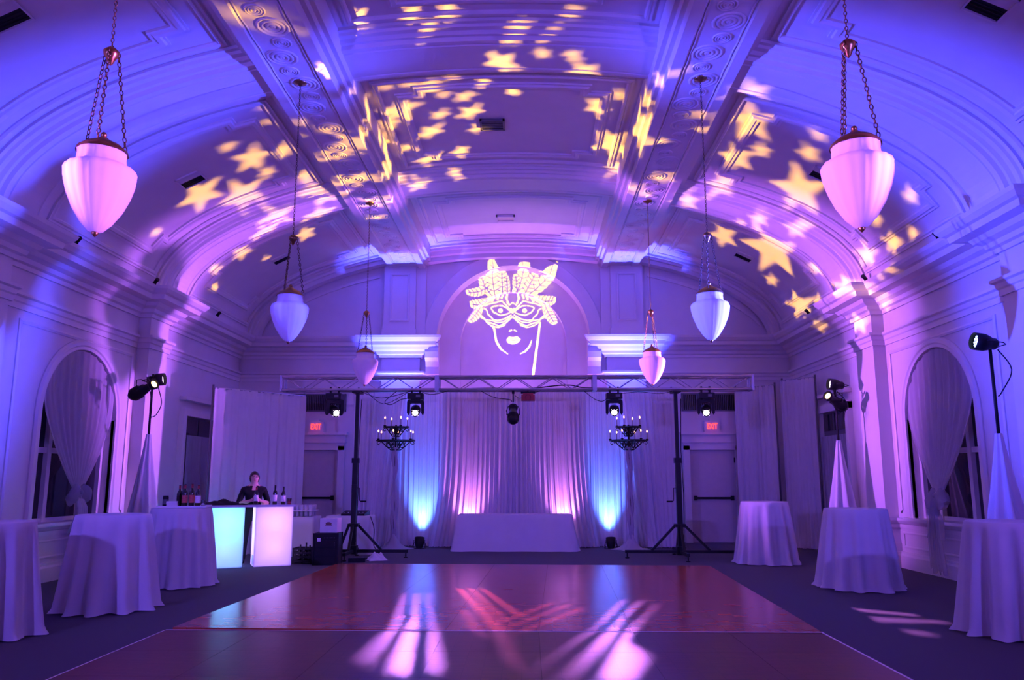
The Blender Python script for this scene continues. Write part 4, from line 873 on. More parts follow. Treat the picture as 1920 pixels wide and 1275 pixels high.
MASK_POLYS = [[(-0.00369,0.00225),(-0.00388,0.00292),(-0.00354,0.00361),(-0.00382,0.00425),(-0.00346,0.00493),(-0.00382,0.00554),(-0.00347,0.0062),(-0.00387,0.00679),(-0.00355,0.00742),(-0.00398,0.008),(-0.00372,0.00861),(-0.00414,0.00917),(-0.00396,0.00976),(-0.00434,0.0103),(-0.00463,0.01085),(-0.00642,0.01072),(-0.00683,0.01012),(-0.00733,0.00951),(-0.00725,0.00894),(-0.00774,0.00832),(-0.00752,0.00773),(-0.00795,0.0071),(-0.0076,0.00651),(-0.00793,0.00586),(-0.00746,0.00526),(-0.00766,0.00461),(-0.00711,0.004),(-0.00717,0.00333),(-0.00659,0.00271),(-0.00651,0.00203)],[(-0.00525,0.00317),(-0.00561,0.00348),(-0.00565,0.00391),(-0.00605,0.0042),(-0.00607,0.00463),(-0.00648,0.0049),(-0.00647,0.00534),(-0.00689,0.0056),(-0.00687,0.00604),(-0.00728,0.0063),(-0.00727,0.00672),(-0.00764,0.00699),(-0.00766,0.0074),(-0.008,0.00767),(-0.00829,0.00796),(-0.00937,0.00754),(-0.00951,0.00709),(-0.00969,0.0066),(-0.00952,0.00626),(-0.00968,0.00577),(-0.0094,0.00546),(-0.0095,0.005),(-0.00911,0.00472),(-0.00911,0.00428),(-0.00863,0.00404),(-0.00852,0.00364),(-0.00797,0.00342),(-0.00776,0.00305),(-0.00717,0.00284),(-0.00687,0.0025)],[(-0.00195,0.00267),(-0.00199,0.00313),(-0.00163,0.0036),(-0.00176,0.00405),(-0.0014,0.00452),(-0.00162,0.00496),(-0.0013,0.00541),(-0.00159,0.00584),(-0.00132,0.00628),(-0.00167,0.00669),(-0.00148,0.00713),(-0.00185,0.00753),(-0.00174,0.00795),(-0.00211,0.00835),(-0.0024,0.00875),(-0.00386,0.0087),(-0.00414,0.00828),(-0.0045,0.00785),(-0.00439,0.00744),(-0.00475,0.00701),(-0.00455,0.00659),(-0.00489,0.00615),(-0.00461,0.00573),(-0.0049,0.00528),(-0.00456,0.00485),(-0.00477,0.0044),(-0.0044,0.00396),(-0.00453,0.0035),(-0.00416,0.00305),(-0.00419,0.00259)],[(-0.00107,0.0029),(-0.00111,0.00324),(-0.00094,0.00359),(-0.00102,0.00393),(-0.00085,0.00428),(-0.00097,0.00461),(-0.00081,0.00495),(-0.00097,0.00528),(-0.00085,0.00561),(-0.00103,0.00593),(-0.00094,0.00626),(-0.00114,0.00657),(-0.0011,0.0069),(-0.00129,0.00721),(-0.00145,0.00751),(-0.00219,0.00748),(-0.00232,0.00716),(-0.00249,0.00683),(-0.00242,0.00652),(-0.0026,0.00619),(-0.00248,0.00587),(-0.00264,0.00553),(-0.00249,0.00521),(-0.00262,0.00487),(-0.00244,0.00455),(-0.00253,0.0042),(-0.00234,0.00387),(-0.00239,0.00353),(-0.00219,0.00319),(-0.00219,0.00284)],[(0.00164,0.00265),(0.00191,0.00322),(0.00259,0.0037),(0.00274,0.00428),(0.00338,0.00476),(0.0034,0.00535),(0.00395,0.00583),(0.00384,0.00643),(0.00427,0.00692),(0.00405,0.00753),(0.00435,0.00803),(0.00407,0.00864),(0.00424,0.00915),(0.00393,0.00975),(0.00369,0.01033),(0.00223,0.0106),(0.0019,0.01014),(0.00149,0.00968),(0.00153,0.00913),(0.00108,0.00867),(0.00117,0.0081),(0.0007,0.00763),(0.00081,0.00703),(0.00034,0.00655),(0.00045,0.00594),(-1e-05,0.00545),(9e-05,0.00483),(-0.00033,0.0043),(-0.00026,0.00367),(-0.00062,0.00312)],[(0.00197,0.00295),(0.0019,0.00332),(0.0021,0.00371),(0.00197,0.00406),(0.00217,0.00445),(0.00198,0.00479),(0.00216,0.00517),(0.00192,0.00551),(0.00206,0.00587),(0.00179,0.0062),(0.00188,0.00656),(0.00159,0.00688),(0.00163,0.00723),(0.00134,0.00755),(0.00111,0.00787),(0.00013,0.00779),(-2e-05,0.00744),(-0.00022,0.00709),(-0.00011,0.00675),(-0.00031,0.00639),(-0.00014,0.00605),(-0.00032,0.00569),(-9e-05,0.00535),(-0.00024,0.00498),(2e-05,0.00464),(-8e-05,0.00427),(0.00021,0.00393),(0.00017,0.00355),(0.00046,0.0032),(0.00048,0.00283)],[(0.00399,0.00246),(0.0042,0.00287),(0.00479,0.00311),(0.00491,0.00355),(0.00549,0.00379),(0.00552,0.00425),(0.00608,0.0045),(0.00603,0.00499),(0.00652,0.00525),(0.00642,0.00575),(0.00684,0.00604),(0.00671,0.00654),(0.00704,0.00686),(0.00691,0.00735),(0.00686,0.00781),(0.00545,0.00835),(0.00497,0.00811),(0.00441,0.00789),(0.0043,0.00749),(0.00373,0.00727),(0.00369,0.00684),(0.00315,0.00661),(0.00318,0.00614),(0.00268,0.00588),(0.00276,0.00538),(0.00233,0.00509),(0.00243,0.00457),(0.00208,0.00424),(0.00218,0.00371),(0.0019,0.00334)],[(0.0051,0.00255),(0.00576,0.003),(0.00674,0.00324),(0.0073,0.00375),(0.00823,0.00401),(0.00866,0.00458),(0.00949,0.00489),(0.00978,0.00553),(0.0105,0.0059),(0.01067,0.00661),(0.01124,0.00704),(0.01132,0.00777),(0.01177,0.00827),(0.01181,0.009),(0.0119,0.00969),(0.01071,0.0104),(0.01016,0.00999),(0.00953,0.00962),(0.00927,0.00903),(0.0086,0.00867),(0.00834,0.00805),(0.00763,0.0077),(0.00736,0.00707),(0.00661,0.00673),(0.00632,0.00609),(0.00556,0.00575),(0.00522,0.00512),(0.00446,0.00475),(0.00407,0.00414),(0.00336,0.00373)],[(-0.00677,0.00593),(-0.0072,0.00566),(-0.00771,0.00562),(-0.00814,0.00532),(-0.00865,0.00532),(-0.00909,0.00501),(-0.00962,0.00504),(-0.01006,0.00475),(-0.0106,0.00482),(-0.01105,0.00455),(-0.01159,0.00463),(-0.01206,0.00441),(-0.0126,0.00448),(-0.01308,0.00429),(-0.01357,0.00415),(-0.01338,0.00326),(-0.01281,0.00305),(-0.01222,0.00281),(-0.01171,0.00288),(-0.01113,0.00267),(-0.01064,0.00283),(-0.01008,0.0027),(-0.00961,0.00297),(-0.00907,0.00294),(-0.00864,0.00331),(-0.00813,0.00338),(-0.00773,0.00382),(-0.00725,0.00399),(-0.00686,0.00446),(-0.0064,0.0047)],[(-0.00641,0.0028),(-0.00684,0.00258),(-0.00732,0.00269),(-0.00774,0.00241),(-0.00823,0.00255),(-0.00865,0.00224),(-0.00914,0.00241),(-0.00957,0.00209),(-0.01005,0.00227),(-0.01049,0.00196),(-0.01097,0.00213),(-0.01141,0.00185),(-0.01189,0.00199),(-0.01233,0.00173),(-0.01279,0.00155),(-0.01268,0.00024),(-0.01218,-7e-05),(-0.01167,-0.00045),(-0.0112,-0.00039),(-0.01068,-0.00073),(-0.01022,-0.00055),(-0.00971,-0.00082),(-0.00927,-0.00051),(-0.00877,-0.00067),(-0.00834,-0.00025),(-0.00785,-0.00029),(-0.00744,0.0002),(-0.00698,0.00029),(-0.00658,0.0008),(-0.00613,0.00098)],[(-0.01008,-0.00032),(-0.01028,-0.00062),(-0.01073,-0.00074),(-0.01089,-0.00108),(-0.01135,-0.00119),(-0.01147,-0.00156),(-0.01194,-0.00167),(-0.01204,-0.00206),(-0.0125,-0.00219),(-0.01259,-0.0026),(-0.01302,-0.00274),(-0.01312,-0.00315),(-0.01352,-0.00333),(-0.01363,-0.00374),(-0.01379,-0.00411),(-0.01286,-0.00485),(-0.01234,-0.00476),(-0.01178,-0.0047),(-0.01153,-0.0044),(-0.01098,-0.00433),(-0.0108,-0.00398),(-0.0103,-0.00389),(-0.01019,-0.00349),(-0.00974,-0.00335),(-0.00969,-0.00291),(-0.00931,-0.00273),(-0.0093,-0.00227),(-0.009,-0.00203),(-0.009,-0.00157),(-0.00876,-0.0013)],[(0.00582,0.00156),(0.00629,0.00144),(0.00676,0.00098),(0.00723,0.00095),(0.0077,0.00052),(0.00818,0.0006),(0.00866,0.00024),(0.00913,0.00044),(0.00961,0.00019),(0.01008,0.0005),(0.01056,0.00038),(0.01103,0.00076),(0.0115,0.00075),(0.01196,0.00116),(0.01241,0.00152),(0.01234,0.00276),(0.01187,0.00289),(0.0114,0.00308),(0.01094,0.0029),(0.01047,0.00312),(0.01001,0.00291),(0.00955,0.00316),(0.00909,0.00294),(0.00862,0.0032),(0.00816,0.003),(0.0077,0.00325),(0.00723,0.00307),(0.00677,0.0033),(0.00631,0.00315),(0.00585,0.00333)],[(0.00817,-0.00031),(0.0084,-0.00067),(0.00834,-0.00118),(0.00863,-0.00151),(0.00858,-0.00202),(0.00896,-0.00232),(0.00896,-0.00281),(0.00942,-0.00308),(0.00949,-0.00355),(0.01003,-0.00379),(0.01018,-0.00422),(0.01076,-0.00444),(0.011,-0.00484),(0.0116,-0.00506),(0.01216,-0.0053),(0.01328,-0.00473),(0.01315,-0.00427),(0.01308,-0.00379),(0.01267,-0.00349),(0.01261,-0.003),(0.01216,-0.00273),(0.01211,-0.00225),(0.01163,-0.00199),(0.01156,-0.00153),(0.01107,-0.00129),(0.01098,-0.00085),(0.0105,-0.00061),(0.01037,-0.0002),(0.0099,5e-05),(0.00972,0.00043)],[(-0.00409,-0.00024),(-0.0059,-0.0005),(-0.00666,-0.001),(-0.00592,-0.00218),(-0.00391,-0.00304),(-0.00198,-0.00271),(-0.00057,-0.00205),(-0.00158,-0.00101),(-0.00282,-0.00036),(-0.00433,-0.00024),(-0.00438,-0.00056),(-0.00295,-0.00067),(-0.00184,-0.00126),(-0.00095,-0.00199),(-0.00209,-0.00239),(-0.00383,-0.00271),(-0.00566,-0.00192),(-0.00627,-0.00097),(-0.00581,-0.00081),(-0.00404,-0.00055)],[(0.00362,-0.00051),(0.00539,-0.00074),(0.00586,-0.0009),(0.00523,-0.00186),(0.00339,-0.00266),(0.00166,-0.00237),(0.00052,-0.00199),(0.0014,-0.00124),(0.00252,-0.00063),(0.00396,-0.00051),(0.00391,-0.00018),(0.00239,-0.00032),(0.00115,-0.00099),(0.00013,-0.00205),(0.00154,-0.00269),(0.00347,-0.003),(0.0055,-0.00212),(0.00625,-0.00092),(0.00548,-0.00043),(0.00367,-0.00019)],[(-0.00829,-0.0007),(-0.00694,-0.00019),(-0.00622,-7e-05),(-0.00428,0.00031),(-0.00336,0.00057),(-0.00213,-0.00049),(-0.00082,-0.00174),(-0.00039,-0.00237),(-5e-05,-0.00219),(-0.00051,-0.00153),(-0.00185,-0.00027),(-0.0032,0.00086),(-0.00436,0.00062),(-0.00628,0.00024),(-0.00704,0.00011),(-0.00842,-0.0004)],[(0.00802,-0.00029),(0.00664,0.0002),(0.00587,0.00032),(0.00394,0.00068),(0.00278,0.0009),(0.00142,-0.00025),(8e-05,-0.00153),(-0.00039,-0.00219),(-5e-05,-0.00237),(0.00039,-0.00174),(0.00171,-0.00047),(0.00295,0.00061),(0.00386,0.00037),(0.0058,1e-05),(0.00653,-0.00011),(0.00789,-0.00059)],[(-0.0102,-0.00274),(-0.00894,-0.00364),(-0.00808,-0.00475),(-0.0062,-0.00516),(-0.00428,-0.00586),(-0.00196,-0.00484),(-7e-05,-0.00325),(-0.00037,-0.00299),(-0.00221,-0.00453),(-0.0043,-0.00547),(-0.00604,-0.0048),(-0.00782,-0.00442),(-0.00861,-0.00338),(-0.00991,-0.00245)],[(0.00951,-0.00234),(0.0082,-0.00328),(0.0074,-0.00433),(0.00561,-0.00474),(0.00385,-0.00542),(0.00176,-0.00451),(-7e-05,-0.00298),(-0.00037,-0.00325),(0.00151,-0.00482),(0.00383,-0.00581),(0.00577,-0.0051),(0.00765,-0.00466),(0.00853,-0.00354),(0.0098,-0.00263)],[(-0.00866,-0.00118),(-0.00786,-0.00164),(-0.00764,-0.00267),(-0.00662,-0.00347),(-0.00615,-0.00418),(-0.00453,-0.00432),(-0.00261,-0.00389),(-0.00043,-0.00281),(-0.00061,-0.00254),(-0.00274,-0.0036),(-0.00454,-0.004),(-0.00598,-0.00388),(-0.00634,-0.00326),(-0.00733,-0.0025),(-0.00755,-0.00147),(-0.00844,-0.00092)],[(0.00804,-0.00082),(0.00713,-0.00138),(0.00691,-0.00241),(0.00591,-0.00319),(0.00554,-0.00382),(0.0041,-0.00395),(0.0023,-0.00357),(0.00017,-0.00253),(-1e-05,-0.00281),(0.00217,-0.00386),(0.00408,-0.00427),(0.00572,-0.00411),(0.00619,-0.0034),(0.00723,-0.00258),(0.00745,-0.00154),(0.00826,-0.00107)],[(-0.00976,-0.0035),(-0.00827,-0.00417),(-0.00658,-0.0043),(-0.0049,-0.00484),(-0.00295,-0.00468),(-0.0009,-0.00344),(-0.00107,-0.00323),(-0.00306,-0.00443),(-0.00484,-0.00457),(-0.00649,-0.00404),(-0.00816,-0.00391),(-0.0096,-0.00327)],[(0.00919,-0.00316),(0.00774,-0.00382),(0.00606,-0.00397),(0.0044,-0.00451),(0.00262,-0.0044),(0.00063,-0.00322),(0.00046,-0.00344),(0.00251,-0.00465),(0.00445,-0.00479),(0.00614,-0.00423),(0.00784,-0.00408),(0.00935,-0.00339)],[(-0.00806,-0.00483),(-0.00686,-0.00566),(-0.00463,-0.00622),(-0.00236,-0.0055),(-0.00246,-0.00524),(-0.00462,-0.00594),(-0.00671,-0.00541),(-0.00786,-0.00461)],[(0.00743,-0.00452),(0.00627,-0.00534),(0.00417,-0.0059),(0.00201,-0.00522),(0.00191,-0.00548),(0.00418,-0.00618),(0.00642,-0.00559),(0.00764,-0.00474)],[(-0.00209,0.00041),(-0.00126,-0.0005),(-0.00012,0.00028),(-0.00031,0.00046),(-0.00124,-0.00025),(-0.00185,0.00055)],[(0.00143,0.00058),(0.00081,-0.00024),(-0.00012,0.00047),(-0.00031,0.00028),(0.00084,-0.00049),(0.00167,0.00044)],[(-0.00082,-0.00108),(-0.00037,-0.00171),(-6e-05,-0.00155),(-0.00051,-0.00092)],[(8e-05,-0.00092),(-0.00037,-0.00156),(-6e-05,-0.00171),(0.00039,-0.00107)],[(-0.00964,-0.00141),(-0.00836,-0.00017),(-0.00625,0.00082),(-0.00386,0.00203),(-0.00404,0.00227),(-0.00642,0.00106),(-0.00856,6e-05),(-0.0099,-0.00122)],[(0.0095,-0.0011),(0.00817,0.00017),(0.00601,0.00115),(0.00363,0.00232),(0.00346,0.00208),(0.00585,0.0009),(0.00796,-6e-05),(0.00924,-0.00129)],[(-0.00852,-0.00052),(-0.00669,0.00104),(-0.00569,0.00112),(-0.00575,0.00173),(-0.00709,0.00155),(-0.00904,-8e-05)],[(0.00864,3e-05),(0.00669,0.00165),(0.00534,0.00181),(0.00529,0.00119),(0.00629,0.00113),(0.00812,-0.00041)],[(-0.00598,0.00033),(-0.00487,0.00179),(-0.00536,0.00202),(-0.00647,0.00058)],[(0.00606,0.00066),(0.00495,0.0021),(0.00447,0.00185),(0.00557,0.00041)],[(-0.00429,0.00086),(-0.00366,0.00206),(-0.00424,0.00225),(-0.00488,0.00105)],[(0.00447,0.00111),(0.00383,0.0023),(0.00325,0.0021),(0.00388,0.00091)],[(-0.00314,0.00111),(-0.00253,0.00231),(-0.00306,0.00248),(-0.00368,0.00129)],[(0.00326,0.00134),(0.00265,0.00252),(0.00212,0.00234),(0.00273,0.00115)],[(-0.0017,0.00094),(-0.00138,0.00261),(-0.00189,0.00266),(-0.00222,0.001)],[(0.0018,0.00103),(0.00148,0.00269),(0.00097,0.00263),(0.00128,0.00096)],[(-0.00106,7e-05),(-0.00205,0.00176),(-0.00242,0.00161),(-0.00143,-8e-05)],[(0.00101,-7e-05),(0.002,0.00164),(0.00164,0.00179),(0.00064,8e-05)],[(-0.00304,-0.00165),(-0.00319,-0.00198),(-0.00356,-0.00219),(-0.004,-0.0022),(-0.00435,-0.00199),(-0.00448,-0.00166),(-0.00433,-0.00133),(-0.00396,-0.00113),(-0.00352,-0.00112),(-0.00317,-0.00132)],[(0.00399,-0.00161),(0.00387,-0.00194),(0.00351,-0.00215),(0.00306,-0.00215),(0.00269,-0.00195),(0.00255,-0.00162),(0.00267,-0.00129),(0.00303,-0.00108),(0.00347,-0.00108),(0.00384,-0.00128)],[(-0.0014,-0.00714),(-0.00033,-0.00693),(-0.00045,-0.00655),(-0.00147,-0.00692)],[(8e-05,-0.00693),(0.00106,-0.00713),(0.00114,-0.00691),(0.00022,-0.00655)],[(-0.00225,-0.00956),(-0.00136,-0.00851),(-0.0004,-0.00871),(9e-05,-0.00871),(0.00105,-0.00841),(0.00243,-0.00938),(0.00124,-0.01051),(-0.00041,-0.01086),(-0.00172,-0.0104)],[(-0.00672,-0.00567),(-0.00613,-0.00649),(-0.00595,-0.00784),(-0.00571,-0.01014),(-0.00415,-0.01254),(-0.00183,-0.01389),(-0.00171,-0.01373),(-0.00369,-0.01215),(-0.00509,-0.00991),(-0.00538,-0.00776),(-0.00554,-0.00625),(-0.00653,-0.00551)],[(0.00572,-0.00943),(0.00496,-0.01123),(0.00376,-0.01266),(0.00214,-0.01371),(0.00224,-0.01388),(0.00416,-0.01311),(0.0055,-0.0115),(0.00591,-0.00949)],[(0.00771,-0.00446),(0.00757,-0.00624),(0.00743,-0.00808),(0.00728,-0.00999),(0.00713,-0.01198),(0.00697,-0.01405),(0.00681,-0.01619),(0.00664,-0.01843),(0.00646,-0.02075),(0.00733,-0.02087),(0.00747,-0.01853),(0.00761,-0.01629),(0.00774,-0.01414),(0.00787,-0.01207),(0.00799,-0.01008),(0.00811,-0.00816),(0.00822,-0.00631),(0.00833,-0.00453)],[(-0.00737,0.0111),(-0.00731,0.01326),(-0.00657,0.01382),(-0.00533,0.01378),(-0.00443,0.01248),(-0.00369,0.01135),(-0.00565,0.01118)],[(0.00123,0.01181),(0.00155,0.01314),(0.00288,0.01344),(0.00471,0.01327),(0.00493,0.01205),(0.00381,0.01169)],[(0.00843,0.01135),(0.00974,0.0124),(0.01233,0.01314),(0.01278,0.01264),(0.0125,0.01115),(0.0122,0.00961),(0.01023,0.00978),(0.00828,0.00995),(0.00707,0.01037)]]
